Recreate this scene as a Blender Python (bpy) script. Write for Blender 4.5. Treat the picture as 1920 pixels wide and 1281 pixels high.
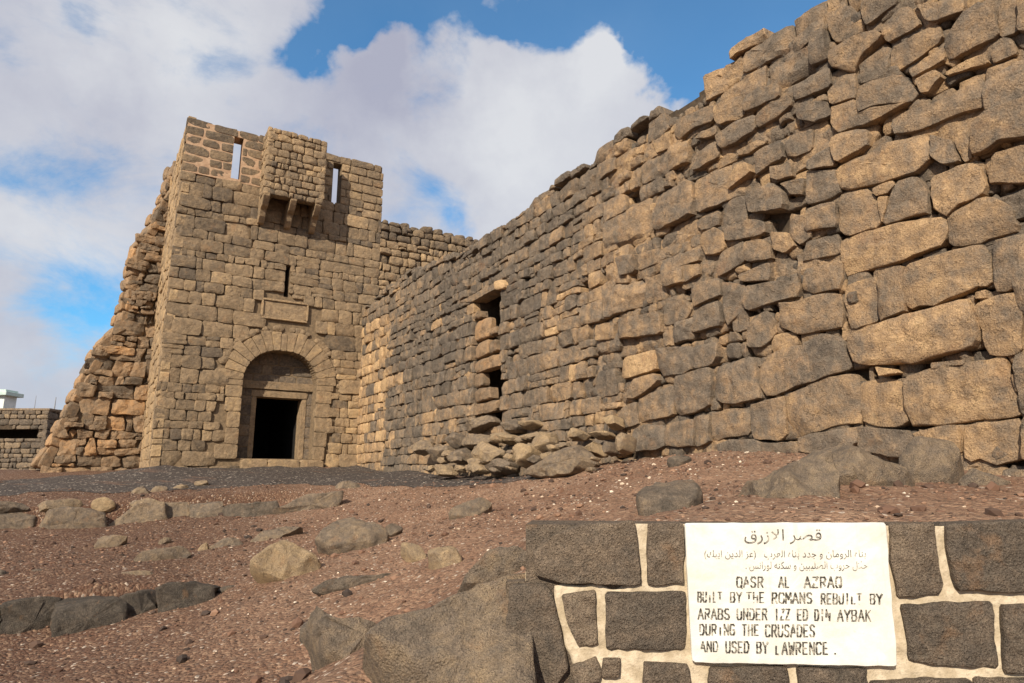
import bpy, math, random
import numpy as np
from math import radians, sin, cos, pi
for o in list(bpy.data.objects): bpy.data.objects.remove(o)
SC = bpy.context.scene
COL = SC.collection
# ------------------------------------------------------------------ camera
EYE = 1.6
PITCH = math.atan(260 / 1244.0)
F = 1244.0
CAM = np.array([0.0, 0.0, EYE])
cd = bpy.data.cameras.new('camera'); cd.sensor_width = 36; cd.lens = F / 1920 * 36
cd.clip_end = 3000; cd.clip_start = .05
cam = bpy.data.objects.new('camera', cd); COL.objects.link(cam)
cam.location = CAM; cam.rotation_euler = (pi / 2 + PITCH, 0, 0)
SC.camera = cam
SC.view_settings.view_transform = 'Standard'; SC.view_settings.look = 'None'
SC.view_settings.exposure = .2; SC.view_settings.gamma = 1

def ray(u, v):
    x = u - 960.0; p = 640.5 - v
    return np.array([x, F * cos(PITCH) - p * sin(PITCH), p * cos(PITCH) + F * sin(PITCH)])
def rdir(u, v):
    r = ray(u, v); return r / np.linalg.norm(r)
def hit(u, v, P, n):
    r = ray(u, v); k = np.dot(P - CAM, n) / np.dot(r, n); return CAM + r * k
def at_y(u, v, Y):
    r = ray(u, v); return CAM + r * (Y / r[1])
def at_d(u, v, D):
    r = ray(u, v); return CAM + r * (D / math.hypot(r[0], r[1]))

# ------------------------------------------------------------------ directions of the fort
DT = np.array([2090.0, 1271.0, 0]); DT /= np.linalg.norm(DT)      # along the gate tower front
NT = np.array([DT[1], -DT[0], 0])                                  # out of the tower front
DC = np.array([770.0, -1271.0, 0]); DC /= np.linalg.norm(DC)      # along the curtain wall, towards us
NC = np.array([DC[1], -DC[0], 0])                                  # out of the curtain wall (to the left)
UP = np.array([0, 0, 1.0])
SUN = NT * 1.0 - DT * 1.30 + UP * 1.0; SUN /= np.linalg.norm(SUN)

# ------------------------------------------------------------------ world
W = bpy.data.worlds.new('World'); SC.world = W; W.use_nodes = True
nt = W.node_tree; nt.nodes.clear(); L = nt.links.new
def N(t, tree=None, **k):
    n = (tree or nt).nodes.new(t)
    for a, b in k.items(): setattr(n, a, b)
    return n
def M(op, a, b=None, c=None, tree=None, clamp=False):
    tree = tree or nt
    n = tree.nodes.new('ShaderNodeMath'); n.operation = op; n.use_clamp = clamp
    for i, x in enumerate((a, b, c)):
        if x is None: continue
        if isinstance(x, (int, float)): n.inputs[i].default_value = x
        else: tree.links.new(x, n.inputs[i])
    return n.outputs[0]
def VM(op, a, b=None, tree=None, out=0):
    tree = tree or nt
    n = tree.nodes.new('ShaderNodeVectorMath'); n.operation = op
    for i, x in enumerate((a, b)):
        if x is None: continue
        if isinstance(x, (tuple, list, np.ndarray)): n.inputs[i].default_value = tuple(float(q) for q in x)
        else: tree.links.new(x, n.inputs[i])
    return n.outputs[out]
def MIX(f, a, b, tree=None, blend='MIX'):
    tree = tree or nt
    n = tree.nodes.new('ShaderNodeMix'); n.data_type = 'RGBA'; n.blend_type = blend
    for s, x in ((n.inputs[0], f), (n.inputs[6], a), (n.inputs[7], b)):
        if isinstance(x, (int, float)): s.default_value = x
        elif isinstance(x, (tuple, list)): s.default_value = (*x, 1) if len(x) == 3 else x
        else: tree.links.new(x, s)
    return n.outputs[2]
def NOISE(vec, scale, detail=3, rough=.5, tree=None, out=0, dist=0.0):
    tree = tree or nt
    n = tree.nodes.new('ShaderNodeTexNoise'); n.inputs['Scale'].default_value = scale
    n.inputs['Detail'].default_value = detail; n.inputs['Roughness'].default_value = rough
    n.inputs['Distortion'].default_value = dist
    if vec is not None: tree.links.new(vec, n.inputs['Vector'])
    return n.outputs[out]
def SS(x, a, b, tree=None, lo=0., hi=1.):
    tree = tree or nt
    n = tree.nodes.new('ShaderNodeMapRange'); n.interpolation_type = 'SMOOTHSTEP'
    n.inputs[1].default_value = a; n.inputs[2].default_value = b
    n.inputs[3].default_value = lo; n.inputs[4].default_value = hi
    if isinstance(x, (int, float)): n.inputs[0].default_value = x
    else: tree.links.new(x, n.inputs[0])
    return n.outputs[0]

sky = N('ShaderNodeTexSky'); sky.sky_type = 'NISHITA'; sky.sun_disc = False
sky.sun_elevation = math.asin(SUN[2]); sky.sun_rotation = math.atan2(SUN[0], SUN[1])
sky.air_density = 1.0; sky.dust_density = .15; sky.ozone_density = 2.5
SKY_STRENGTH = .085
dirv = N('ShaderNodeTexCoord').outputs['Generated']
w1 = NOISE(dirv, 4.5, 5, .6, out=1)
warp = VM('MULTIPLY', VM('SUBTRACT', w1, (.5, .5, .5)), (.17, .17, .17))
w2 = NOISE(dirv, 15, 5, .6, out=1)
warp2 = VM('MULTIPLY', VM('SUBTRACT', w2, (.5, .5, .5)), (.05, .05, .05))
dw = VM('NORMALIZE', VM('ADD', VM('ADD', dirv, warp), warp2))
def gauss(u, v, s, w, vec):
    c = rdir(u, v); k = 2.0 / (s / F) ** 2
    d = VM('DOT_PRODUCT', vec, c, out=1)
    return M('MULTIPLY', M('EXPONENT', M('MULTIPLY', M('SUBTRACT', d, 1.0), k)), w)
def total(lst, vec):
    acc = None
    for g in lst:
        x = gauss(*g, vec); acc = x if acc is None else M('ADD', acc, x)
    return acc
HOLES = [(1350, 70, 105, 1.2), (1225, 95, 50, .9), (1450, 90, 85, 1.0), (1180, 10, 85, 1.0), (1290, 10, 100, .9), (1025, 25, 70, 1.1), (1250, 185, 35, .6),
         (560, 125, 34, 1.0), (605, 100, 34, 1.0), (650, 65, 36, 1.0), (690, 30, 40, .9), (400, 150, 40, .26), (455, 140, 40, .30), (700, 8, 45, .8), (640, 55, 40, .4), (860, 25, 55, 1.0), (800, 40, 40, .8), (760, 10, 50, .7), (945, 40, 40, .6),
         (40, 590, 65, .34), (130, 610, 60, .32), (220, 585, 50, .26), (10, 315, 45, .32), (85, 298, 40, .22), (160, 310, 40, .14), (-5, 60, 30, .3), (145, 5, 24, .3),
         (850, 420, 36, .36), (790, 360, 50, .22), (730, 420, 40, .22), (1420, 190, 50, .5)]
PUFFS = [(1120, 120, 46, .8), (1060, 190, 70, .8), (1160, 210, 60, .6), (1260, 215, 45, .7), (720, 120, 60, .5), (930, 110, 30, .5), (960, 250, 90, .4), (1480, 40, 30, .25)]
dens = M('ADD', M('SUBTRACT', .62, total(HOLES, dw)), total(PUFFS, dw))
fb = NOISE(VM('MULTIPLY', dirv, (.8, .8, 1.35)), 7.0, 9, .66, dist=.35)
dens = M('ADD', dens, M('MULTIPLY', M('SUBTRACT', fb, .5), 1.7))
cover = M('MAXIMUM', SS(dens, -.16, .66), .10)
BR = [(330, 90, 170, .5), (1010, 280, 170, .55), (1130, 120, 70, .5), (130, 480, 150, .38), (60, 200, 120, .1)]
DK = [(730, 150, 90, .55), (520, 230, 120, .25), (120, 130, 90, .25), (620, 400, 120, .15), (150, 260, 120, .2), (100, 690, 150, .1)]
br = M('ADD', M('SUBTRACT', M('ADD', .45, total(BR, dw)), total(DK, dw)), M('MULTIPLY', M('SUBTRACT', NOISE(dirv, 9, 6, .6), .5), .9), clamp=True)
ccol = MIX(br, (.385, .39, .475), (.66, .665, .685))
skyc = MIX(1.0, sky.outputs[0], (SKY_STRENGTH * .54, SKY_STRENGTH * 1.5, SKY_STRENGTH * 1.85), blend='MULTIPLY')
bg = N('ShaderNodeBackground'); bg.inputs[1].default_value = 1.0
L(MIX(M('MULTIPLY', cover, .95), skyc, ccol), bg.inputs[0])
L(bg.outputs[0], N('ShaderNodeOutputWorld').inputs[0])
# ------------------------------------------------------------------ sun
sd = bpy.data.lights.new('sun', 'SUN'); sd.energy = 5.0; sd.angle = radians(.53); sd.color = (1, .885, .72)
so = bpy.data.objects.new('sun', sd); COL.objects.link(so)
from mathutils import Vector
so.rotation_euler = Vector(SUN).to_track_quat('Z', 'Y').to_euler(); so.location = (-20, -40, 40)

# ------------------------------------------------------------------ numpy helpers
def hash3(ix, iy, iz, seed):
    h = (ix * 374761393 + iy * 668265263 + iz * 2147483647 + seed * 974634211) & 0xFFFFFFFF
    h = ((h ^ (h >> 13)) * 1274126177) & 0xFFFFFFFF
    h = ((h ^ (h >> 16)) * 2246822519) & 0xFFFFFFFF
    return ((h ^ (h >> 15)) & 0xFFFF) / 32767.5 - 1.0
def vnoise(P, freq, seed=0):
    Q = np.asarray(P, float) * freq + seed * 17.31
    I = np.floor(Q).astype(np.int64); f = Q - I; f = f * f * (3 - 2 * f)
    r = 0
    for dx in (0, 1):
        wx = f[:, 0] if dx else 1 - f[:, 0]
        for dy in (0, 1):
            wy = f[:, 1] if dy else 1 - f[:, 1]
            for dz in (0, 1):
                wz = f[:, 2] if dz else 1 - f[:, 2]
                r = r + wx * wy * wz * hash3(I[:, 0] + dx, I[:, 1] + dy, I[:, 2] + dz, seed)
    return r
def fbm(P, freq, seed=0, octs=3):
    a = 1; s = 0
    for i in range(octs):
        s = s + a * vnoise(P, freq, seed + i * 7); freq *= 2.1; a *= .5
    return s
def sstep(x, a, b):
    t = np.clip((x - a) / (b - a), 0, 1); return t * t * (3 - 2 * t)

def make_mesh(name, verts, quads, tris, attrs=None, smooth=True):
    me = bpy.data.meshes.new(name)
    verts = np.asarray(verts, np.float32).reshape(-1, 3)
    q = np.asarray(quads, np.int32).reshape(-1, 4); t = np.asarray(tris, np.int32).reshape(-1, 3)
    me.vertices.add(len(verts)); me.vertices.foreach_set('co', verts.ravel())
    me.loops.add(len(q) * 4 + len(t) * 3)
    me.loops.foreach_set('vertex_index', np.concatenate([q.ravel(), t.ravel()]))
    me.polygons.add(len(q) + len(t))
    tot = np.concatenate([np.full(len(q), 4, np.int32), np.full(len(t), 3, np.int32)])
    st = np.concatenate([[0], np.cumsum(tot)[:-1]]).astype(np.int32)
    me.polygons.foreach_set('loop_start', st); me.polygons.foreach_set('loop_total', tot)
    me.polygons.foreach_set('use_smooth', np.full(len(tot), smooth, bool))
    for k, a in (attrs or {}).items():
        at = me.attributes.new(k, 'FLOAT', 'POINT'); at.data.foreach_set('value', np.asarray(a, np.float32))
    me.update(calc_edges=True); me.validate()
    return me
def link(name, me, mat, parent=None):
    o = bpy.data.objects.new(name, me); COL.objects.link(o)
    if mat is not None and me is not None: me.materials.append(mat)
    if parent is not None: o.parent = parent; o.matrix_parent_inverse = parent.matrix_world.inverted() if False else o.matrix_parent_inverse
    return o
def tag(o, label=None, cat=None, group=None, kind=None):
    for k, v in (('label', label), ('category', cat), ('group', group), ('kind', kind)):
        if v: o[k] = v
    return o
def empty(name, label, cat, group=None):
    o = bpy.data.objects.new(name, None); COL.objects.link(o); o.empty_display_size = .3
    return tag(o, label, cat, group, 'thing')

class Frame:
    def __init__(s, P, e1, e2=UP, n=None):
        s.P = np.asarray(P, float); s.e1 = np.asarray(e1, float); s.e2 = np.asarray(e2, float)
        s.n = np.cross(s.e1, s.e2) if n is None else np.asarray(n, float)
    def w(s, a, b, d=0):
        a = np.asarray(a, float)[..., None]; b = np.asarray(b, float)[..., None]; d = np.asarray(d, float)
        d = d[..., None]
        return s.P + a * s.e1 + b * s.e2 + d * s.n
    def px(s, u, v, off=0.0):
        X = hit(u, v, s.P + s.n * off, s.n) - s.P
        return float(X @ s.e1), float(X @ s.e2)
    def poly(s, pts, off=0.0): return [s.px(u, v, off) for u, v in pts]
def centroid(p):
    p = np.asarray(p); x, y = p[:, 0], p[:, 1]; x2, y2 = np.roll(x, -1), np.roll(y, -1)
    c = x * y2 - x2 * y; A = c.sum() / 2
    if abs(A) < 1e-9: return p.mean(0), 0
    return np.array([((x + x2) * c).sum() / (6 * A), ((y + y2) * c).sum() / (6 * A)]), A
def inside(pt, poly):
    x, y = pt; r = False; n = len(poly); j = n - 1
    for i in range(n):
        xi, yi = poly[i]; xj, yj = poly[j]
        if (yi > y) != (yj > y) and x < (xj - xi) * (y - yi) / (yj - yi) + xi: r = not r
        j = i
    return r
def chaikin(p, r, it=1):
    for _ in range(it):
        q = np.roll(p, -1, 0); p = np.stack([p * (1 - r) + q * r, p * r + q * (1 - r)], 1).reshape(-1, 2)
    return p
def resample(p, n):
    q = np.vstack([p, p[:1]]); d = np.r_[0, np.cumsum(np.hypot(*np.diff(q, axis=0).T))]
    t = np.linspace(0, d[-1], n, endpoint=False)
    return np.stack([np.interp(t, d, q[:, 0]), np.interp(t, d, q[:, 1])], 1)

class Masonry:
    """collects the stones of one wall (or one loose rock) into one mesh"""
    def __init__(s): s.V = []; s.Q = []; s.T = []; s.tone = []; s.val = []; s.amp = []; s.off = []; s.nrm = []; s.n = 0
    def _add(s, V, Q, T, tone, val, amp, nrm, rng):
        k = len(V); s.V.append(V); s.Q.append(Q + s.n)
        s.T.append(T + s.n)
        s.tone.append(np.full(k, tone)); s.val.append(np.full(k, val)); s.amp.append(amp)
        s.off.append(np.tile(rng.uniform(-50, 50, 3), (k, 1))); s.nrm.append(np.tile(nrm, (k, 1))); s.n += k
    def stone(s, fr, poly, rng, front=0.0, back=.15, tone=.5, val=.5, n=24, corner=.18, edge=.035, bulge=.02, amp=.012, tilt=.02, fine=5, facet=.6):
        p = np.asarray(poly, float); c, A = centroid(p)
        if abs(A) < 2e-4: return
        if A < 0: p = p[::-1]
        size = math.sqrt(abs(A)); p = resample(chaikin(chaikin(p, corner), .08), n)
        e = min(edge / (size * .5), .45)
        fs = [(.985, None), (1.0, -edge * 1.6), (1 - e * .06, -edge * .6), (1 - e * .35, -edge * .14), (1 - e, 0.0)]
        cuts = [(rng.uniform(0, 6.283), rng.uniform(.45, .95), rng.uniform(.05, .42) * facet) for _ in range(4)] if facet else []; ext = np.abs(p - c).max(0)
        inner = np.linspace(1 - e, 0, fine)[1:-1]
        fs += [(f, 0.0) for f in inner]
        ta, tb = rng.normal(0, tilt, 2)
        rings = []
        for f, d in fs:
            q = c + (p - c) * f
            if d is None: dd = np.full(n, -back)
            else: dd = front + d + bulge * (1 - f * f) + (q - c) @ np.array([ta, tb])
            if d is not None:
                for an, t0, sl in cuts: dd = dd - sl * size * np.maximum(0, ((q - c) / ext) @ np.array([cos(an), sin(an)]) - t0)
            rings.append(fr.w(q[:, 0], q[:, 1], dd))
        V = np.vstack(rings + [fr.w(c[0], c[1], front + bulge)[None]])
        R = len(rings); i = np.arange(n); j = (i + 1) % n
        Q = np.vstack([np.stack([r * n + i, r * n + j, (r + 1) * n + j, (r + 1) * n + i], 1) for r in range(R - 1)])
        T = np.stack([(R - 1) * n + i, (R - 1) * n + j, np.full(n, R * n)], 1)
        am = np.full(len(V), amp); am[:n] = 0
        s._add(V, Q, T, tone, val, am, fr.n, rng)
    def rock(s, fr, poly, rng, thick=.3, tone=.3, val=.5, n=36, rings=11, corner=.22, boxy=.55, amp=.02, sink=0.0, cutn=7, cut0=.62):
        """rounded solid: the outline is its widest girth, the two sides swell by thick/2"""
        p = np.asarray(poly, float); c, A = centroid(p)
        if A < 0: p = p[::-1]
        p = resample(chaikin(chaikin(p, corner), .25), n)
        rr = []
        for k in range(rings - 1, 0, -1):
            ph = pi * k / rings; f = sin(ph) ** boxy; d = math.copysign(abs(cos(ph)) ** boxy, cos(ph)) * thick / 2 - sink
            q = c + (p - c) * f; rr.append(fr.w(q[:, 0], q[:, 1], np.full(n, d)))
        V = np.vstack(rr + [fr.w(c[0], c[1], -thick / 2)[None], fr.w(c[0], c[1], thick / 2)[None]])
        ext = np.r_[np.abs(p - c).max(0), thick / 2]; L_ = np.stack([(V - fr.P) @ fr.e1 - c[0], (V - fr.P) @ fr.e2 - c[1], (V - fr.P) @ fr.n], 1) / ext
        for _ in range(cutn):
            dv = rng.normal(0, 1, 3) * np.array([.5, .55, 1]); dv[2] = abs(dv[2]) + .15; dv /= np.linalg.norm(dv); t0 = rng.uniform(cut0, .92)
            L_ = L_ - np.maximum(0, L_ @ dv - t0)[:, None] * dv * rng.uniform(.75, 1.0)
        L_ = L_ * ext; V = fr.w(L_[:, 0] + c[0], L_[:, 1] + c[1], L_[:, 2])
        R = len(rr); i = np.arange(n); j = (i + 1) % n
        Q = np.vstack([np.stack([r * n + i, r * n + j, (r + 1) * n + j, (r + 1) * n + i], 1) for r in range(R - 1)])
        T = np.vstack([np.stack([j, i, np.full(n, R * n)], 1), np.stack([(R - 1) * n + i, (R - 1) * n + j, np.full(n, R * n + 1)], 1)])
        s._add(V, Q, T, tone, val, np.full(len(V), amp), fr.n, rng)
    def build(s, name, mat, parent=None, freq=5.5, inplane=.8, crag=.7, center=None, sharp=20):
        V = np.vstack(s.V); am = np.concatenate(s.amp)[:, None]; O = np.vstack(s.off); nm = np.vstack(s.nrm)
        P = V + O
        n1 = vnoise(P, freq, 1) + .55 * vnoise(P, freq * 2.3, 2)
        rid = 1 - 2 * np.abs(vnoise(P, freq * 1.3, 3)); n1 = n1 + crag * .7 * rid + .34 * vnoise(P, freq * 5.5, 4) + .2 * vnoise(P, freq * 11, 14)
        V = V + am * n1[:, None] * nm
        D = np.stack([vnoise(P, freq * 1.1, 5) + .5 * vnoise(P, freq * 3.1, 8), vnoise(P, freq * 1.1, 6) + .5 * vnoise(P, freq * 3.1, 9), vnoise(P, freq * 1.1, 7) + .5 * vnoise(P, freq * 3.1, 10)], 1)
        D -= (D * nm).sum(1)[:, None] * nm
        V = V + am * inplane * D
        loc = None
        if center is not None: V = V - np.asarray(center)
        me = make_mesh(name, V, np.vstack(s.Q), np.vstack(s.T), {'tone': np.concatenate(s.tone), 'val': np.concatenate(s.val)})
        me.set_sharp_from_angle(angle=radians(sharp))
        o = link(name, me, mat, parent)
        if center is not None: o.location = center
        return o

class Boxes:
    def __init__(s): s.V = []; s.Q = []; s.n = 0
    def hexa(s, P8):
        s.V.append(np.asarray(P8)); b = s.n
        s.Q += [[b+0,b+3,b+2,b+1],[b+4,b+5,b+6,b+7],[b+0,b+1,b+5,b+4],[b+1,b+2,b+6,b+5],[b+2,b+3,b+7,b+6],[b+3,b+0,b+4,b+7]]; s.n += 8
    def box(s, fr, a0, a1, z0, z1, d0, d1):
        if a1 - a0 < 1e-4 or z1 - z0 < 1e-4: return
        c = [(a0, z0), (a1, z0), (a1, z1), (a0, z1)]
        s.hexa([fr.w(a, z, d0) for a, z in c] + [fr.w(a, z, d1) for a, z in c])
    def prism(s, fr, poly, d0, d1, fr2=None):
        p = np.asarray(poly)
        if centroid(p)[1] < 0: p = p[::-1]
        n = len(p); A = fr.w(p[:, 0], p[:, 1], np.full(n, d0)); B = (fr2 or fr).w(p[:, 0], p[:, 1], np.full(n, d1))
        s.V.append(np.vstack([A, B])); b = s.n
        for i in range(n):
            j = (i + 1) % n; s.Q.append([b + i, b + j, b + n + j, b + n + i])
        s.caps = getattr(s, 'caps', []) + [[b + n + i for i in range(n)], [b + i for i in range(n)][::-1]]
        s.n += 2 * n
    def build(s, name, mat, parent=None, bevel=0, center=None):
        V = np.vstack(s.V)
        if center is not None: V = V - np.asarray(center)
        me = bpy.data.meshes.new(name); me.from_pydata([tuple(v) for v in V], [], s.Q + getattr(s, 'caps', [])); me.update()
        for k, x in (('tone', .5), ('val', .5)):
            at = me.attributes.new(k, 'FLOAT', 'POINT'); at.data.foreach_set('value', np.full(len(V), x, np.float32))
        o = link(name, me, mat, parent)
        if center is not None: o.location = center
        if bevel:
            m = o.modifiers.new('bevel', 'BEVEL'); m.width = bevel; m.segments = 2; m.limit_method = 'ANGLE'
        return o

def courses(rng, a0, a1, z0, z1, hh, ratio, wave=.04, wf=.6, gap=.012, jit=.02, split=.06, seed=1, hscale=None):
    """rubble courses between two heights -> list of stone outlines"""
    zs = [z0]
    while zs[-1] < z1 - .05: zs.append(zs[-1] + rng.uniform(*hh))
    zs[-1] = max(zs[-1], z1)
    zs = np.array(zs)
    A = np.linspace(a0 - 1, a1 + 1, 400); lines = []
    for k, z in enumerate(zs):
        P = np.stack([A, np.full_like(A, k * 3.7), np.full_like(A, seed * 5.3)], 1)
        lines.append(z + wave * (vnoise(P, wf, seed) + .5 * vnoise(P, wf * 3.3, seed + 2)))
    out = []
    for k in range(len(zs) - 1):
        lo = lambda x: np.interp(x, A, lines[k]); hi = lambda x: np.interp(x, A, lines[k + 1])
        h = zs[k + 1] - zs[k]; x = a0 - rng.uniform(0, .3); xs = [x]
        while x < a1:
            x += h * rng.uniform(*ratio) if rng.random() > .15 else h * rng.uniform(ratio[0] * .6, ratio[0]); xs.append(x)
        for x0, x1 in zip(xs[:-1], xs[1:]):
            J = lambda: rng.normal(0, jit)
            g = gap; j0, j1, j2, j3 = J(), J(), J(), J()
            xm = (x0 + x1) / 2
            pts = [(x0 + g + j0, lo(x0) + g + J() * .5), (xm, lo(xm) + g + J() * .6), (x1 - g + j1, lo(x1) + g + J() * .5), (x1 - g + (j1 + j2) / 2 + J() * .4, (lo(x1) + hi(x1)) / 2),
                   (x1 - g + j2, hi(x1) - g + J() * .5), (xm, hi(xm) - g + J() * .6), (x0 + g + j3, hi(x0) - g + J() * .5), (x0 + g + (j0 + j3) / 2 + J() * .4, (lo(x0) + hi(x0)) / 2)]
            if rng.random() < split and h > .2:
                f = rng.uniform(.35, .65); m0 = pts[0][1] * (1 - f) + pts[6][1] * f; m1 = pts[2][1] * (1 - f) + pts[4][1] * f
                out.append([pts[0], pts[1], pts[2], (pts[2][0], m1 - g), (xm, (m0 + m1) / 2 - g), (pts[0][0], m0 - g)])
                out.append([(pts[6][0], m0 + g), (xm, (m0 + m1) / 2 + g), (pts[4][0], m1 + g), pts[4], pts[5], pts[6]])
            else: out.append(pts)
    return out
def cut_x(polys, z0, z1, a0, a1):
    """keep a rectangular opening free: stones are trimmed back to its sides"""
    out = []
    for p in polys:
        q = np.array(p); lo, hi = q.min(0), q.max(0)
        if hi[1] < z0 + .02 or lo[1] > z1 - .02 or hi[0] < a0 or lo[0] > a1: out.append(p); continue
        zl = min(hi[1], z1) - max(lo[1], z0)
        if zl < .35 * (hi[1] - lo[1]):
            q[:, 1] = np.where(q[:, 1].mean() > (z0 + z1) / 2, np.maximum(q[:, 1], z1 + .005), np.minimum(q[:, 1], z0 - .005)); out.append(q.tolist()); continue
        if lo[0] < a0 - .05:
            r = q.copy(); r[:, 0] = np.minimum(r[:, 0], a0 - .004); out.append(r.tolist())
        if hi[0] > a1 + .05:
            r = q.copy(); r[:, 0] = np.maximum(r[:, 0], a1 + .004); out.append(r.tolist())
    return out
def overlaps(p, polys, boxes, lim=.3):
    q = np.asarray(p); c = q.mean(0); S = [c] + [c + (x - c) * .85 for x in q]
    lo, hi = q.min(0), q.max(0); k = 0
    for s in S:
        for P, (l, h) in zip(polys, boxes):
            if l[0] > s[0] or h[0] < s[0] or l[1] > s[1] or h[1] < s[1]: continue
            if inside(s, P): k += 1; break
    return k / len(S) > lim

# ------------------------------------------------------------------ materials
def new_mat(name, rough=.9, spec=.25):
    global nt
    m = bpy.data.materials.new(name); m.use_nodes = True; t = nt = m.node_tree
    b = t.nodes['Principled BSDF']; b.inputs['Roughness'].default_value = rough
    b.inputs['Specular IOR Level'].default_value = spec
    return m, t, b
def pos(t): return t.nodes.new('ShaderNodeNewGeometry').outputs['Position']
def attr(t, n):
    a = t.nodes.new('ShaderNodeAttribute'); a.attribute_name = n; return a.outputs['Fac']
def ramp(t, f, stops):
    n = t.nodes.new('ShaderNodeValToRGB'); e = n.color_ramp.elements
    e[0].position, e[1].position = stops[0][0], stops[-1][0]
    e[0].color, e[-1].color = (*stops[0][1], 1), (*stops[-1][1], 1)
    for p_, c_ in stops[1:-1]: e.new(p_).color = (*c_, 1)
    t.links.new(f, n.inputs[0]); return n.outputs[0]
def bump(t, b, layers, prev=None):
    for h, strength, dist in layers:
        n = t.nodes.new('ShaderNodeBump'); n.inputs['Strength'].default_value = strength; n.inputs['Distance'].default_value = dist
        t.links.new(h, n.inputs['Height'])
        if prev is not None: t.links.new(prev, n.inputs['Normal'])
        prev = n.outputs[0]
    t.links.new(prev, b.inputs['Normal'])
def stone_mat(name, stops, patch=.5, streak=.3, scale=1.0, pits=.5, lichen=True, mb=.9):
    m, t, b = new_mat(name)
    p = pos(t); tone = attr(t, 'tone'); val = attr(t, 'val')
    big = NOISE(p, 2.6 * scale, 4, .6, t); mp = VM('MULTIPLY', p, (7, 7, 1.1), t)
    stx = NOISE(mp, 1.3 * scale, 4, .6, t); mid = NOISE(p, 11 * scale, 5, .65, t); fine = NOISE(p, 70 * scale, 4, .7, t)
    f = M('ADD', tone, M('MULTIPLY', M('SUBTRACT', big, .5), patch * 1.6, tree=t), tree=t)
    f = M('ADD', f, M('MULTIPLY', M('SUBTRACT', NOISE(p, .75 * scale, 3, .55, t), .5), patch * .9, tree=t), tree=t)
    f = M('ADD', f, M('MULTIPLY', M('SUBTRACT', stx, .5), streak * 1.3, tree=t), tree=t)
    f = M('ADD', f, M('MULTIPLY', M('SUBTRACT', NOISE(p, 7.5 * scale, 5, .7, t), .5), 1.25, tree=t), tree=t, clamp=True)
    c = ramp(t, f, stops)
    v = M('ADD', M('MULTIPLY', val, .45, tree=t), .80, tree=t)
    v = M('MULTIPLY', v, M('ADD', M('MULTIPLY', fine, 1.0, tree=t), .5, tree=t), tree=t)
    v = M('MULTIPLY', v, M('ADD', M('MULTIPLY', mid, .9, tree=t), .55, tree=t), tree=t)
    cr = t.nodes.new('ShaderNodeTexVoronoi'); cr.feature = 'DISTANCE_TO_EDGE'; cr.inputs['Scale'].default_value = 3.2 * scale
    t.links.new(VM('ADD', p, VM('MULTIPLY', NOISE(p, 4 * scale, 4, .6, t, 1), (.5, .5, .5), t), t), cr.inputs['Vector']); crk = SS(cr.outputs['Distance'], .0, .014, t)
    crm = M('MAXIMUM', crk, SS(NOISE(p, 1.9 * scale, 2, .5, t), .44, .5, t), tree=t); v = M('MULTIPLY', v, M('ADD', M('MULTIPLY', crm, .45, tree=t), .55, tree=t), tree=t)
    vv = t.nodes.new('ShaderNodeCombineColor')
    for i in range(3): t.links.new(v, vv.inputs[i])
    c = MIX(1.0, c, vv.outputs[0], t, 'MULTIPLY')
    pit = t.nodes.new('ShaderNodeTexVoronoi'); pit.inputs['Scale'].default_value = 55 * scale; t.links.new(p, pit.inputs['Vector'])
    if lichen:
        gr = NOISE(p, 130 * scale, 2, .6, t); c = MIX(M('MULTIPLY', SS(gr, .56, .66, t), .20, tree=t), c, (.55, .46, .34), t); c = MIX(M('MULTIPLY', SS(gr, .44, .34, t), .45, tree=t), c, (.05, .042, .036), t)
        l2 = SS(NOISE(p, 8.5 * scale, 5, .72, t), .56, .68, t); c = MIX(M('MULTIPLY', l2, .32, tree=t), c, (.23, .20, .155), t)
        rd = SS(NOISE(p, 3.1 * scale, 4, .65, t), .58, .72, t); c = MIX(M('MULTIPLY', rd, .28, tree=t), c, (.40, .215, .10), t)
        sp = SS(NOISE(p, 38 * scale, 3, .6, t), .68, .76, t); c = MIX(M('MULTIPLY', sp, .35, tree=t), c, (.50, .43, .31), t)
        dk = SS(NOISE(p, 24 * scale, 4, .7, t), .60, .74, t); c = MIX(M('MULTIPLY', dk, .45, tree=t), c, (.06, .05, .045), t)
    t.links.new(c, b.inputs['Base Color'])
    bump(t, b, [(mid, mb, .05), (crm, .5, .012), (fine, .9, .018), (pit.outputs['Distance'], pits * .6, .010)])
    return m
WALLRAMP = [(0.0, (.125, .103, .082)), (.28, (.195, .153, .113)), (.52, (.295, .208, .132)), (.75, (.42, .278, .155)), (1.0, (.56, .38, .205))]
mat_wall = stone_mat('weathered_basalt_wall', WALLRAMP, patch=.62, streak=.42)
mat_tower = stone_mat('tower_ashlar', [(0, (.13, .10, .072)), (.3, (.235, .17, .106)), (.6, (.335, .237, .142)), (1, (.50, .345, .185))], patch=.32, streak=.15)
mat_rubble = stone_mat('orange_rubble', [(0, (.13, .10, .072)), (.35, (.235, .165, .105)), (.7, (.34, .22, .125)), (1, (.46, .265, .125))], patch=.6, streak=.1)
mat_rock = stone_mat('grey_brown_basalt', [(0, (.12, .10, .08)), (.3, (.22, .172, .128)), (.6, (.335, .25, .165)), (1, (.50, .36, .21))], patch=.45, streak=.05, scale=2.2, pits=1.0)
mat_dark = stone_mat('dark_vesicular_basalt', [(0, (.075, .063, .052)), (.35, (.14, .113, .088)), (.7, (.22, .168, .122)), (1, (.32, .245, .172))], patch=.5, streak=.1, scale=2.6, pits=1.2, lichen=True, mb=.35)
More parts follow.
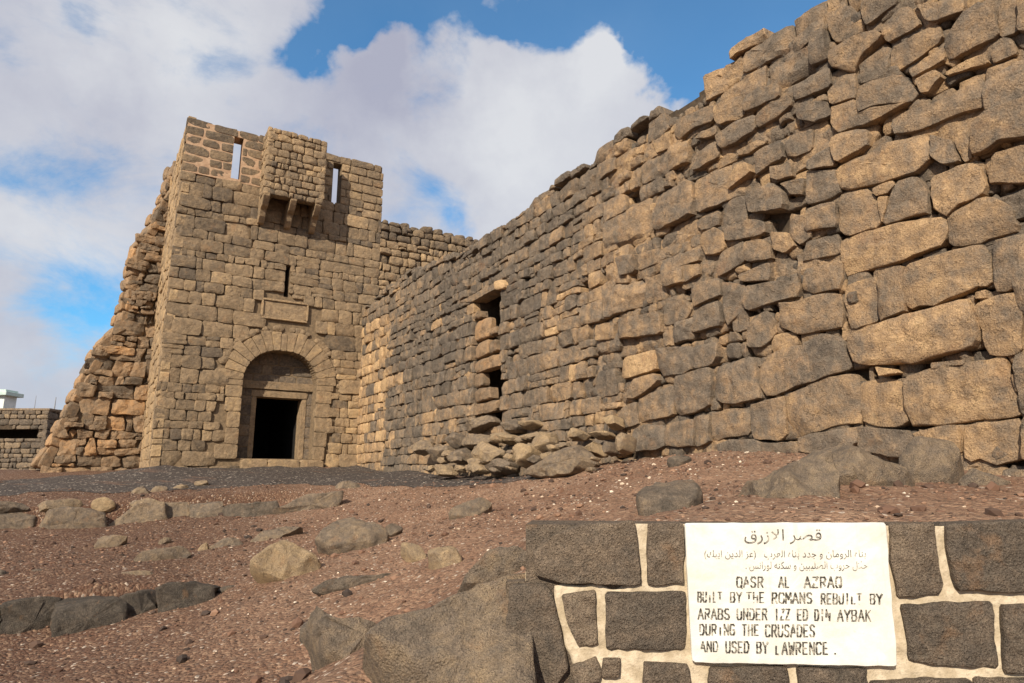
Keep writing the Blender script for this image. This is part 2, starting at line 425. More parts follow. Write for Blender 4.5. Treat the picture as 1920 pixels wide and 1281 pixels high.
def mortar_mat(name, c1, c2, sc=14):
    m, t, b = new_mat(name, .95); p = pos(t)
    n = NOISE(p, sc, 5, .65, t); n2 = NOISE(p, sc * 6, 3, .6, t)
    c = MIX(SS(n, .35, .65, t), c1, c2, t); c = MIX(M('MULTIPLY', SS(n2, .55, .7, t), .4, tree=t), c, tuple(x * .55 for x in c1), t)
    t.links.new(c, b.inputs['Base Color']); bump(t, b, [(n, .5, .02), (n2, .5, .006)])
    return m
mat_core = mortar_mat('earth_core', (.055, .042, .03), (.095, .068, .045))
mat_tmortar = mortar_mat('tower_bedding', (.15, .11, .07), (.24, .172, .105))
mat_pink = mortar_mat('pink_repointing', (.38, .245, .155), (.50, .345, .225), 10)
mat_cream = mortar_mat('cream_pointing', (.43, .35, .24), (.60, .51, .38), 16)
mat_black = mortar_mat('near_black_passage', (.012, .011, .010), (.02, .018, .016))  # near-black tone for the sides of the door passage

# ------------------------------------------------------------------ terrain
TL = at_d(281, 872, 18.0)                                  # foot of the tower's front left corner
TOW = Frame([TL[0], TL[1], 0], DT, UP, NT)
QC = np.array([-3.7, 17.5, 0.0]); CUR = Frame(QC, DC, UP, NC)
def trend(x, y): return np.clip(EYE - 1.55 + .1 * y, 0.0, 1.95)
ST = [(np.array([-3.75, 5.2]), .24, (.5, 1.75)), (np.array([-7.07, 9.55]), .26, (3.2, 5.6))]
def steps(x, y):
    h = np.zeros_like(x)
    for P, hh, (s0, s1) in ST:
        s = (x - P[0]) * DT[0] + (y - P[1]) * DT[1]; d = -(x - P[0]) * NT[0] - (y - P[1]) * NT[1]
        h = h + hh * (1 - sstep(s, s0, s1)) * (sstep(d, .0, .16) - sstep(d, .5, 3.0))
    return h
SP = at_y(1470, 1100, 2.25); SD = np.array([.9925, -.122, 0]); SIG = Frame([SP[0], SP[1], 0], SD, UP)   # sign wall front
def wallmask(x, y):
    d = -(x - SP[0]) * SIG.n[0] - (y - SP[1]) * SIG.n[1]; s = (x - SP[0]) * SD[0] + (y - SP[1]) * SD[1]
    return 1 - (1 - sstep(d, -.12, .24)) * sstep(s, -1.55, -.78)
CTL = [(0, 1281, 4.1), (300, 1281, 4.0), (560, 1281, 3.7), (150, 1215, 4.9), (300, 1180, 5.0), (0, 1110, 5.7), (200, 1090, 5.9), (300, 1020, 8.0), (60, 1030, 7.9),
       (0, 1000, 9.3), (300, 985, 9.9), (520, 960, 11.0), (640, 935, 11.9), (0, 935, 10.6), (300, 925, 12.4), (600, 905, 14.5), (100, 895, 15.5), (300, 886, 17.0),
       (660, 1038, 6.5), (535, 1082, 5.7), (880, 960, 8.0), (1000, 890, 10.5), (860, 890, 12.6), (750, 885, 14.6), (620, 884, 17.2), (450, 882, 16.6), (1250, 930, 5.2), (1120, 960, 4.0), (1150, 925, 6.0),
       (1100, 985, 2.75), (1250, 985, 2.62), (1450, 984, 2.55), (1700, 984, 2.5), (1900, 984, 2.45), (1450, 930, 3.9), (1700, 930, 3.8), (1880, 930, 3.6), (900, 1055, 4.4), (960, 1075, 3.4), (1000, 1030, 3.2),
       (600, 1200, 4.0), (750, 1120, 4.2), (450, 1200, 4.4), (450, 1110, 5.6), (700, 1060, 5.6), (750, 960, 8.5), (600, 1000, 8.0), (760, 920, 11.0), (560, 1250, 3.8), (850, 1000, 6.0), (1000, 960, 6.2), (1000, 925, 8.2)]
pts = []
for u, v, Y in CTL: pts.append(at_y(u, v, Y))
for u, v in [(1880, 885), (1700, 868), (1500, 845), (1350, 846), (1200, 855), (1100, 868)]:
    a, z = CUR.px(u, v); q = CUR.w(a, z); pts.append(q)
for a in (15.5, 17.5): pts.append(CUR.w(a, EYE + .02 - (a - 14.5) * .06))
for s in (0.3, 2.5, 4.5): pts.append(TOW.w(s, TL[2] + .02, .15))
pts.append(np.array([-14, 15, 1.45])); pts.append(np.array([-10.5, 18, 1.75])); pts.append(np.array([-16, 24, 1.9]))
pts = np.array(pts)
def kern(A, B): return np.exp(-np.hypot(A[:, None, 0] - B[None, :, 0], A[:, None, 1] - B[None, :, 1]) / 3.5)
_res = pts[:, 2] - trend(pts[:, 0], pts[:, 1]) - steps(pts[:, 0], pts[:, 1])
_wt = np.linalg.solve(kern(pts, pts) + np.eye(len(pts)) * .02, _res)
def terr(x, y):
    x = np.atleast_1d(np.asarray(x, float)); y = np.atleast_1d(np.asarray(y, float)); out = np.empty_like(x)
    for i in range(0, len(x), 20000):
        P = np.stack([x[i:i + 20000], y[i:i + 20000]], 1)
        out[i:i + 20000] = trend(P[:, 0], P[:, 1]) + steps(P[:, 0], P[:, 1]) + (kern(P, pts) @ _wt) * wallmask(P[:, 0], P[:, 1])
    return out
def ground_hit(u, v, y0=2.3, y1=30):
    r = ray(u, v); k = np.linspace(y0, y1, 900) / r[1]
    X = CAM[None] + r[None] * k[:, None]; d = X[:, 2] - terr(X[:, 0], X[:, 1])
    i = np.argmax(d < 0)
    if d[i] >= 0: i = len(k) - 1
    return X[i]
def axis(lo, hi, step, far, g=1.16):
    c = np.arange(lo, hi, step).tolist(); s = step; a = lo
    L_ = []
    while a > -far: s *= g; a -= s; L_.append(a)
    s = step; b = hi; R_ = []
    while b < far: s *= g; R_.append(b); b += s
    R_.append(b); return np.array(L_[::-1] + c + R_)
gx = axis(-9.5, 5.0, .045, 900); gy = axis(1.6, 14.0, .045, 900)
GX, GY = np.meshgrid(gx, gy); fx, fy = GX.ravel(), GY.ravel()
z = terr(fx, fy); Pn = np.stack([fx, fy, np.zeros_like(fx)], 1)
near = sstep(-np.hypot(fx, fy - 8), -40, -16)
z = z + near * (.035 * fbm(Pn, 1.3, 3, 3) + .016 * fbm(Pn, 5.5, 5, 3)) - .01
W_, H_ = len(gx), len(gy); ii = np.arange(W_ * H_).reshape(H_, W_)
gq = np.stack([ii[:-1, :-1], ii[:-1, 1:], ii[1:, 1:], ii[1:, :-1]], -1).reshape(-1, 4)
# darker grey band of the gravel in front of the gate
pth = np.array([ground_hit(u, v)[:2] for u, v in [(-60, 935), (200, 922), (400, 916), (560, 905), (700, 912), (830, 914), (960, 906), (1060, 893), (1000, 888)]] + [TOW.w(5.3, 0, -.2)[:2], TOW.w(-.3, 0, -.2)[:2], [-13, 17.5]])
pn = np.array([inside(q, pth) for q in np.stack([fx + .25 * vnoise(Pn, 1.7, 21), fy + .25 * vnoise(Pn, 1.7, 22)], 1)]) if True else None
dim = sstep(-(fx + .30 * (fy - 4)), .2, 3.0)                      # shade over the lower terraces, painted as redder, darker earth
gm, t, b = new_mat('red_brown_gravel', .95, .15)
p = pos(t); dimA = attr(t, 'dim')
n1 = NOISE(p, 1.6, 5, .6, t); n2 = NOISE(p, 22, 5, .7, t); n3 = NOISE(p, 120, 3, .7, t)
c = MIX(SS(n1, .3, .7, t), (.212, .120, .077), (.31, .187, .122), t)
c = MIX(M('MULTIPLY', SS(NOISE(p, .55, 4, .6, t), .45, .62, t), .45, tree=t), c, (.35, .225, .15), t)
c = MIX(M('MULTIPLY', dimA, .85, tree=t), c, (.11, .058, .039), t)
c = MIX(M('MULTIPLY', SS(n2, .48, .66, t), .4, tree=t), c, (.10, .058, .041), t)
vo = t.nodes.new('ShaderNodeTexVoronoi'); vo.inputs['Scale'].default_value = 48; t.links.new(p, vo.inputs['Vector'])
vo2 = t.nodes.new('ShaderNodeTexVoronoi'); vo2.inputs['Scale'].default_value = 20; t.links.new(p, vo2.inputs['Vector'])
sepc = t.nodes.new('ShaderNodeSeparateColor'); t.links.new(vo.outputs['Color'], sepc.inputs[0])
c = MIX(M('MULTIPLY', SS(sepc.outputs[0], .55, 1, t), .5, tree=t), c, (.44, .30, .2), t)
c = MIX(M('MULTIPLY', SS(sepc.outputs[1], .6, 1, t), .6, tree=t), c, (.07, .05, .042), t)
c = MIX(M('MULTIPLY', SS(sepc.outputs[2], .965, .985, t), .7, tree=t), c, (.62, .52, .42), t)
t.links.new(c, b.inputs['Base Color'])
bump(t, b, [(n2, .6, .04), (M('SUBTRACT', 1.0, vo.outputs['Distance'], tree=t), .8, .02), (n3, .5, .01)])
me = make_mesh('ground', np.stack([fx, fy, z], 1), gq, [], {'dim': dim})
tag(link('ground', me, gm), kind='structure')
zmap = z.reshape(H_, W_)
def zg(x, y):
    i = np.clip(np.searchsorted(gx, x) - 1, 0, W_ - 2); j = np.clip(np.searchsorted(gy, y) - 1, 0, H_ - 2)
    a = (x - gx[i]) / (gx[i + 1] - gx[i]); c_ = (y - gy[j]) / (gy[j + 1] - gy[j])
    return (zmap[j, i] * (1 - a) + zmap[j, i + 1] * a) * (1 - c_) + (zmap[j + 1, i] * (1 - a) + zmap[j + 1, i + 1] * a) * c_
sel = pn[gq].all(1)
pm, t, b = new_mat('dark_grey_gravel', .95, .15)
p = pos(t); n2 = NOISE(p, 14, 5, .7, t); vo = t.nodes.new('ShaderNodeTexVoronoi'); vo.inputs['Scale'].default_value = 30; t.links.new(p, vo.inputs['Vector'])
sepc = t.nodes.new('ShaderNodeSeparateColor'); t.links.new(vo.outputs['Color'], sepc.inputs[0])
c = MIX(SS(n2, .35, .65, t), (.05, .043, .04), (.095, .078, .068), t)
c = MIX(M('MULTIPLY', SS(sepc.outputs[1], .9, .97, t), .7, tree=t), c, (.42, .36, .30), t)
c = MIX(M('MULTIPLY', SS(NOISE(VM('MULTIPLY', p, (1, 3, 1), t), .9, 4, .6, t), .56, .7, t), .6, tree=t), c, (.17, .105, .075), t)
t.links.new(c, b.inputs['Base Color']); bump(t, b, [(n2, .6, .04), (vo.outputs['Distance'], .7, .02)])
used = np.unique(gq[sel]); rm = -np.ones(len(fx), int); rm[used] = np.arange(len(used))
me = make_mesh('path', np.stack([fx, fy, z + .006], 1)[used], rm[gq[sel]], [])
tag(link('path', me, pm), kind='structure')

# ------------------------------------------------------------------ curtain wall: the big stones as they lie, the rest in rubble courses
TILE = {'A': (1520, 0), 'B': (1520, 250), 'C': (1520, 500), 'D': (1520, 700), 'E': (1120, 150), 'F': (1120, 400), 'G': (1120, 650)}
BIG = '''B.6 240,310 560,170 640,110 1000,0 1060,40 1060,220 960,330 660,440 300,510 250,440
B.8 250,560 500,500 560,560 610,640 620,800 580,850 320,920 250,870
B.7 570,500 740,420 760,460 700,540 600,570
B.85 610,580 700,560 690,650 640,800 620,700
B.4 760,440 940,390 1010,460 1060,540 1060,720 880,750 640,820 700,650
B.75 1070,400 1420,250 1520,300 1570,470 1540,560 1330,640 1220,740 1130,690 1080,540
B.8 260,950 640,850 1000,760 1190,750 1225,840 1200,980 830,1140 590,1200 300,1280 270,1150
B.75 1240,760 1330,680 1540,580 1700,590 1740,640 1810,650 1830,760 1880,870 1600,940 1500,1000 1250,1010 1230,900
B.7 1600,340 1640,190 1920,100 2000,80 2000,430 1700,440 1590,440
B.3 1070,20 1260,60 1340,250 1200,280 1070,200
B.6 1270,60 1330,0 1420,60 1430,220 1370,260
A.55 1450,1130 1560,1030 1900,900 2000,890 2000,1235 1740,1265 1600,1350 1470,1390 1440,1250
B.15 -30,350 230,320 240,450 270,520 200,580 -40,650
B.3 -40,690 230,620 235,840 60,860 -40,880
B.35 -40,970 230,900 250,1080 0,1130 -100,1150
C.4 -60,20 270,-50 290,80 270,190 180,210 0,240 -80,200
B.4 40,220 200,120 230,290 0,340 -20,260
B.7 230,40 420,-30 530,-20 520,110 250,280 205,130
C.75 860,30 900,-20 1330,-150 1560,-200 1610,-40 1620,170 1500,180 1250,290 1100,360 1000,340 880,390 850,200
C.5 1630,-230 1900,-300 2000,-320 2000,160 1750,215 1660,215 1640,0
C.6 285,170 560,90 600,160 590,480 340,565 310,450 290,300
C.65 610,60 760,0 830,-10 850,180 860,400 620,490 595,300
C.9 360,620 870,440 1310,310 1400,280 1450,420 1510,520 1510,710 1200,790 960,860 560,880 420,860 370,780
C.8 1460,350 1720,260 1890,240 1890,780 1720,810 1600,800 1550,700 1530,560 1470,430
C.7 1470,230 1570,210 1570,285 1470,290
C.55 -280,330 -60,300 100,240 270,260 270,530 180,560 0,590 -100,610 -280,530
C.2 -80,700 110,600 270,640 310,780 370,910 140,980 0,1040 -60,950
C1 600,900 760,920 800,960 640,985
C.6 1090,870 1360,840 1380,880 1100,920
D.75 870,30 1090,-45 1400,-105 1740,-155 1760,-50 1830,200 1880,370 1500,415 1200,455 900,475 860,300 850,130
D.75 430,90 560,60 640,40 830,60 850,150 860,420 800,470 600,480 460,450 440,300
D.5 -220,210 -60,130 140,30 380,0 430,80 430,440 240,465 0,530 -180,590 -210,450
D.6 910,540 1150,490 1330,470 1340,700 1300,730 1060,670 980,610
D.75 1370,480 1560,440 1840,400 1890,480 1900,760 1640,830 1520,770 1430,800 1370,750
D.7 1905,400 2000,390 2000,800 1910,760
D.5 1800,20 2000,0 2000,180 1850,170
D.2 1860,200 2000,200 2000,380 1900,360
D.1 -100,570 430,480 430,640 300,690 0,720 -100,700
D.1 440,490 860,510 960,620 980,740 760,760 440,690
G.92 230,110 500,20 540,60 530,200 390,250 220,290
G.12 0,220 160,200 170,430 0,460 -60,400
G.35 540,20 850,0 860,190 760,250 570,270 550,180
G.3 860,0 1080,-40 1090,80 1030,170 870,200
G.25 700,280 1020,190 1030,330 1010,520 880,590 720,620 690,480
G.3 1060,180 1380,90 1420,170 1430,300 1480,450 1220,520 1050,470 1040,300
G.5 1430,110 1640,20 1880,-20 1930,320 1760,360 1600,430 1500,430 1450,330
G.4 360,490 560,380 680,350 680,620 460,660 370,690
G.35 190,560 340,490 355,700 220,740 180,650
G.5 330,300 520,240 560,320 430,420 330,470 240,460 310,360
G.15 330,750 450,700 600,710 610,890 550,920 320,950
G.3 615,690 800,660 880,660 890,890 700,900 610,880
G.35 890,640 1000,610 1010,860 900,900
G.6 1020,600 1200,560 1360,560 1370,790 1130,820 1030,860
G.45 1380,520 1680,450 1690,800 1600,840 1400,820
G.08 1060,880 1180,840 1190,960 1080,960
G.12 1200,840 1400,830 1480,870 1480,990 1200,970
G.25 1500,870 1800,860 1840,960 1500,980
F.85 930,190 1040,120 1130,180 1130,320 1060,360 960,370 920,270
F.25 1130,130 1380,50 1500,80 1510,170 1430,200 1150,250
F.3 1110,350 1310,250 1330,420 1200,510 1080,570 1090,400
F.5 1340,260 1480,240 1560,300 1570,400 1380,440 1340,420
F.7 1560,170 1720,180 1780,290 1680,360 1580,320
F.35 1720,0 1900,30 1920,200 1820,280 1730,200
F.3 1270,560 1560,440 1560,600 1320,620
F.2 1330,660 1640,600 1840,630 1800,740 1560,810 1350,880 1300,800
F.2 860,640 1100,580 1110,730 960,800 860,840
F.35 1120,620 1310,640 1340,840 1160,1000 1120,850
F.2 870,890 1100,790 1120,1000 860,1080
F.35 590,830 780,780 840,850 790,960 600,1010
F.3 1390,920 1500,870 1590,960 1590,1060 1480,1200 1330,1200 1330,1020
F.35 580,440 920,310 920,420 760,480 770,620 590,660
F.5 770,480 910,450 910,550 780,620
F.3 350,360 550,310 550,440 360,510
F.2 180,400 340,370 340,520 220,570
F.45 200,960 560,890 580,1090 330,1110 200,1130
F.85 0,1010 155,980 155,1130 0,1150
E.12 460,400 580,300 610,390 640,420 560,500 450,560
E.65 480,560 650,460 660,600 530,660
E.3 690,480 720,360 1030,220 1040,360 860,430 710,540
E.5 1060,340 1060,240 1200,170 1290,140 1310,290 1270,350 1090,400
E.3 1320,160 1420,90 1620,20 1630,140 1480,220 1320,290
E.1 1090,500 1260,380 1420,310 1430,440 1260,570 1110,620
E.15 1440,310 1720,140 1760,210 1600,350 1440,430
E.3 860,700 1070,530 1090,680 920,800 860,820
E.4 950,470 1080,420 1090,490 1000,520 880,530
E.6 1250,640 1440,540 1510,560 1350,660 1250,680
E.15 1420,670 1520,600 1660,570 1670,700 1540,770 1430,850
E.5 1550,780 1740,760 1760,860 1630,900 1570,880
E.98 1190,900 1250,770 1350,740 1400,830 1260,930 1180,990
E.2 1680,550 1920,430 1930,620 1780,680 1690,680
E.12 1340,1060 1560,920 1680,1010 1690,1150 1380,1200
E.4 1640,930 1860,880 1840,1020 1740,1030
A.55 100,110 330,40 420,120 470,250 240,370 180,350 130,240
A.3 440,50 480,-60 760,-60 780,30 660,110 500,240 460,140
A.45 620,260 770,80 880,50 990,210 860,290 680,370
A.6 160,460 440,320 590,280 660,330 520,450 440,540 380,650 180,590
A.2 430,580 640,410 700,430 670,680 520,720 430,740
A.6 710,430 1130,200 1170,350 880,560 700,670
A.1 1190,370 1370,110 1540,30 1640,100 1690,320 1450,440 1240,540 1200,470
A.5 880,630 1190,420 1200,540 1000,650 910,700
A.8 940,720 1130,630 1180,690 1060,830 990,840
A.7 1210,630 1540,480 1600,560 1420,620 1220,680
A.55 1610,470 1700,340 1800,340 1840,470 1630,560
A.4 430,800 640,720 830,680 910,780 960,850 900,915 570,960 440,1020
A.7 190,960 420,900 560,970 900,920 740,990 470,1130 250,1200 180,1100
A.5 160,840 280,690 400,660 420,800 420,880 190,950
A.45 710,1100 860,990 1380,830 1460,680 1540,730 1560,950 1300,1030 1080,1120 860,1200 740,1200
A.45 1570,720 1900,530 2000,510 2000,860 1700,970 1570,1000 1550,820
A.35 940,40 1370,0 1370,100 1130,190 1040,190 1000,80
A.5 1690,330 1680,100 1700,0 1860,0 1860,250 1800,300
A.5 1870,0 2000,0 2000,280 1870,280
A.15 -170,360 90,130 110,260 -160,480
A.15 0,320 120,250 150,530 -10,590
A.05 -170,780 150,590 170,760 -140,900
A0 -150,980 -60,920 150,910 180,1040 20,1100 -120,1060'''
rng = np.random.default_rng(11)
wall = empty('curtain_wall', 'long curtain wall of grey and tan basalt rubble running up to the gate tower', 'wall')
big = []
for ln in BIG.split('\n'):
    h, *q = ln.split(); x0, y0 = TILE[h[0]]
    P = [tuple(float(a) for a in s.split(',')) for s in q]
    big.append((float(h[1:]), [CUR.px(x0 + a / 4.8, y0 + b / 4.8) for a, b in P]))
bp = [p for _, p in big]; bb = [(np.min(p, 0), np.max(p, 0)) for p in bp]
B = Masonry()
for tone, p in big:
    q = np.array(p); c = q.mean(0); q = c + (q - c) * 1.03
    sz = math.sqrt(abs(centroid(q)[1])); nn = int(np.clip(sz * 60, 22, 64))
    B.stone(CUR, q, rng, front=rng.normal(.015, .021), back=.3, tone=tone * .62 + .18 + rng.normal(0, .04), val=rng.uniform(.35, .65), n=nn, corner=.03, edge=min(.016, sz * .03), bulge=sz * .008, amp=min(.018, .008 + sz * .012), tilt=.03, fine=max(5, int(sz * 13)), facet=.4)
top = lambda a: EYE + 4.93 + .10 * math.sin(a * .9) + .05 * math.sin(a * 3.1 + 1) + np.interp(a, [-2, 0, 1, 3, 6, 9, 10, 11, 12, 22], [.10, .08, .05, -.02, -.22, -.18, -.05, .1, .2, .3])
nL, zT = CUR.px(887, 550); nR, _ = CUR.px(938, 575); _, zB = CUR.px(915, 802)
HOLE = (nL, nR, zB, zT)
PITS = [(*CUR.px(u, v), r) for u, v, r in ((1190, 370, .13), (1452, 400, .2), (1470, 430, .15), (1100, 520, .10), (838, 472, .12), (1400, 555, .09), (985, 520, .07))]
pit = lambda c: any(math.hypot(c[0] - x, c[1] - y) < r for x, y, r in PITS)
def lay(a0, a1, hh, ratio, wave, seed, tonef, gap, jit, amp, edge, bulge, split=.08, nn=20, zlo=1.0):
    for p in cut_x(courses(rng, a0, a1, zlo, EYE + 5.4, hh, ratio, wave, .5, gap, jit, split, seed), zB, zT, nL, nR):
        q = np.array(p); c = q.mean(0)
        if c[0] < a0 or c[0] > a1 or q[:, 1].max() > top(c[0]) + rng.uniform(-.05, .04): continue
        if c[1] < 1.2 or overlaps(p, bp, bb, .6) or any(inside((x, y), p) for x, y, r in PITS) or pit(c): continue
        dip = -.06 if overlaps(p, bp, bb, .12) else 0
        if rng.random() < .006: continue
        A = abs(centroid(q)[1]); s = math.sqrt(A)
        if s < .07: continue
        B.stone(CUR, p, rng, front=rng.normal(0, .019) + dip, back=.3, tone=tonef(c), val=rng.uniform(.3, .7), n=nn, corner=rng.uniform(.03, .10), edge=min(edge, s * .14), bulge=s * bulge, amp=amp, tilt=.045, fine=5)
def tone_mid(c):
    t = .27 + .12 * (c[0] > 8) + .16 * vnoise(np.array([[c[0] * .5, c[1] * .5, 3.]]), 1)[0] + rng.normal(0, .09)
    if c[1] < 3.2: t += .10
    if rng.random() < .05: t += .35
    if c[0] < 1.9 and rng.random() < .4 * (1.9 - c[0]): t = .75
    return float(np.clip(t, .02, .95))
lay(1.0, 9.9, (.15, .32), (.8, 2.4), .038, 3, tone_mid, .005, .014, .013, .011, .004, split=.14)
lay(9.9, 19.5, (.28, .55), (.9, 2.2), .07, 5, lambda c: float(np.clip(rng.normal(.44, .11), .05, .95)), .006, .018, .018, .014, .006, nn=34)
lay(-1.3, 1.0, (.22, .34), (.9, 1.9), .02, 7, lambda c: float(np.clip(rng.normal(.80, .10) - (.5 if c[1] > EYE + 4.2 or rng.random() < .1 else 0), .1, 1)), .006, .010, .007, .02, .025, split=.02)
# small chinking stones set a little back in the joints
for p in courses(rng, -1.3, 19.5, 1.0, EYE + 4.7, (.12, .22), (.7, 1.8), .03, .7, .004, .02, .0, 9):
    q = np.array(p); c = q.mean(0)
    if nL - .1 < c[0] < nR + .1 and zB - .1 < c[1] < zT + .1: continue
    if rng.random() < .12 or pit(c): continue
    B.stone(CUR, p, rng, front=-.065 + rng.normal(0, .015), back=.2, tone=float(np.clip(rng.normal(.4, .2), 0, 1)), val=rng.uniform(.2, .5), n=12, edge=.025, bulge=.01, amp=.012, fine=3)
# broken stones along the wall top, seen from below against the sky
a = -1.3
while a < 10.8:
    w_, h_ = rng.uniform(.18, .5), rng.uniform(.05, .14); z0 = top(a) - .13
    B.stone(CUR, [(a, z0), (a + w_, z0 + rng.normal(0, .03)), (a + w_ - .03, z0 + h_), (a + w_ * .5, z0 + h_ + rng.normal(.0, .04)), (a + .04, z0 + h_ * rng.uniform(.6, 1.1))], rng, front=rng.normal(-.02, .04), back=.6, tone=rng.uniform(.1, .4), val=rng.uniform(.3, .6), n=22, corner=.06, edge=.015, bulge=.005, amp=.016); a += w_ * .97
B.build('masonry', mat_wall, wall, freq=7.5)
C = Boxes()
def slab(fr, a0, a1, z0, zt, d0, d1, hole=None, step=.4):
    x = a0
    while x < a1 - 1e-6:
        y = min(x + step, a1)
        if hole and x < hole[0] < y: y = hole[0]
        elif hole and x < hole[1] < y: y = hole[1]
        m = (x + y) / 2
        if hole and hole[0] - 1e-6 <= x and y <= hole[1] + 1e-6:
            C.box(fr, x, y, z0, hole[2], d0, d1); C.box(fr, x, y, hole[3], zt(m), d0, d1)
        else: C.box(fr, x, y, z0, zt(m), d0, d1)
        x = y
slab(CUR, -1.3, 19.5, .3, lambda m: top(m) - .1, -.62, -.17, HOLE)
slab(CUR, -1.3, 19.5, .3, lambda m: top(m) - .12, -1.3, -.624)
C.build('core', mat_core, wall)
I = Masonry()                                              # tumbled fill at the back of the open slot
zz = zB
fill = [(.55, .25), (.3, .4), (.5, .2), (.8, .12), (.35, .62), (.25, .9), (.3, .8)]
hz = zT - zB
for f0, f1, t_, xl, xr in [(.0, .10, .4, .0, .55), (.10, .19, .55, .0, .8), (.19, .285, .6, .0, .62), (.30, .40, .5, .0, .30), (.40, .50, .75, .0, 1.0), (.505, .63, .85, .0, .5), (.51, .60, .4, .5, .82), (.635, .79, 1.0, .0, .52), (.64, .70, .6, .54, .75), (.80, .86, .5, .0, .22)]:
    x0, x1 = nL + xl * (nR - nL), nL + xr * (nR - nL)
    I.stone(CUR, [(x0, zB + f0 * hz), (x1, zB + f0 * hz + .02), (x1 - .03, zB + f1 * hz), (x0 + .02, zB + f1 * hz - .02)], rng, front=-.05 + rng.normal(0, .015), back=.22, tone=t_ * .75, val=.5, n=24, corner=.08, edge=.03, bulge=.01, amp=.02)
I.build('slot_fill', mat_rubble, wall)
I = Masonry()
I.stone(CUR, CUR.poly([(862, 567), (934, 527), (938, 537), (884, 567)]), rng, front=.012, back=.3, tone=.4, val=.5, n=36, corner=.05, edge=.015, bulge=0, amp=.008, tilt=0, facet=0)
I.stone(CUR, CUR.poly([(928, 530), (948, 523), (950, 541), (932, 545)]), rng, front=.05, back=.4, tone=1.0, val=.8, n=20, edge=.02, amp=.008, tilt=0, facet=0)
I.build('lintel', mat_wall, wall)

# ------------------------------------------------------------------ gate tower
TOP = float(np.mean([TOW.px(352, 224)[1], TOW.px(718, 307)[1]])); TW = TOW.px(718, 330)[0]
rng = np.random.default_rng(5)
tower = empty('gate_tower', 'square gate tower of tan ashlar with an arched doorway and a box machicolation', 'tower')
ZP = TOW.px(395, 330)[1]                                    # below this the face is dressed stone, above it the repointed parapet
SLITS = []
for (u0, u1, v0, v1) in [(436, 454, 257, 336), (624, 640, 305, 383)]:
    a_, zb = TOW.px((u0 + u1) / 2 - 1, v1); _, zt = TOW.px((u0 + u1) / 2, v0); SLITS.append((TOW.px(u0, (v0 + v1) / 2)[0], TOW.px(u1, (v0 + v1) / 2)[0], zb, zt))
a_, zb = TOW.px(537, 556); _, zt = TOW.px(538, 497); ARROW = (a_ - .06, a_ + .06, zb, zt)
sL = TOW.px(452, 760)[0]; sR = TOW.px(593, 760)[0]; sM = (sL + sR) / 2; zS = TOW.px(455, 712)[1]; zA = TOW.px(528, 658)[1]; z0 = TOW.px(500, 860)[1]
half = (sR - sL) / 2; hA = zA - zS; RA = (half * half + hA * hA) / (2 * half)
def arch_pt(th, off=0):
    """pointed arch outline, th 0 (left springing) .. 1 (apex) .. 2 (right springing)"""
    al = math.atan2(hA, RA - half); m = th if th <= 1 else 2 - th; an = m * al
    x = sL + RA - (RA + off) * cos(an); zz = zS + (RA + off) * sin(an)
    return (x, zz) if th <= 1 else (2 * sM - x, zz)
VD = .50
arch_zone = [(sL - .30, z0), (sL - .30, zS)] + [arch_pt(t, VD * (1 if .2 < t < 1.8 else .9)) for t in np.linspace(0, 2, 17)] + [(sR + .30, zS), (sR + .30, z0)]
hole_poly = [(sL, z0 - .05), (sL, zS)] + [arch_pt(t) for t in np.linspace(0, 2, 17)] + [(sR, zS), (sR, z0 - .05)]
PLQ = [TOW.px(492, 556), TOW.px(577, 571), TOW.px(577, 605), TOW.px(490, 597)]
pa = np.array(PLQ); PQ = (pa[:, 0].min(), pa[:, 0].max(), (pa[2, 1] + pa[3, 1]) / 2, (pa[0, 1] + pa[1, 1]) / 2)
plq_zone = [(PQ[0], PQ[2]), (PQ[1], PQ[2]), (PQ[1], PQ[3]), (PQ[0], PQ[3])]
ZB = TOW.px(450, 876)[1] - .35
step_zone = [TOW.px(452, 858), TOW.px(602, 862), TOW.px(604, 884), TOW.px(448, 884)]
zones = [arch_zone, plq_zone, hole_poly]; zb_ = [(np.min(p, 0), np.max(p, 0)) for p in zones]
T_ = Masonry()
for p in cut_x(courses(rng, 0, TW, ZB, ZP, (.18, .40), (.8, 2.3), .03, .8, .003, .013, .09, 11), ARROW[2], ARROW[3], ARROW[0], ARROW[1]):
    q = np.array(p); q[:, 0] = np.clip(q[:, 0], -.03, TW + .02); c = q.mean(0)
    if q[:, 0].max() - q[:, 0].min() < .08 or overlaps(q, zones, zb_, .12): continue
    if abs(centroid(q)[1]) < .008: continue
    s = math.sqrt(abs(centroid(q)[1])); base = .45 + .12 * (c[1] < 5.0 and c[0] > 2.2) - .10 * (c[1] > 6.6) - .14 * (c[0] < 1.1)
    T_.stone(TOW, q, rng, front=rng.normal(0, .014), back=.2, tone=float(np.clip(rng.normal(base + .04, .10), .03, .98)) if rng.random() > .09 else rng.uniform(.0, .15), val=rng.uniform(.3, .7), n=22, corner=rng.uniform(.03, .10), edge=min(.010, s * .05), bulge=.004, amp=.010, tilt=.02, facet=.4)
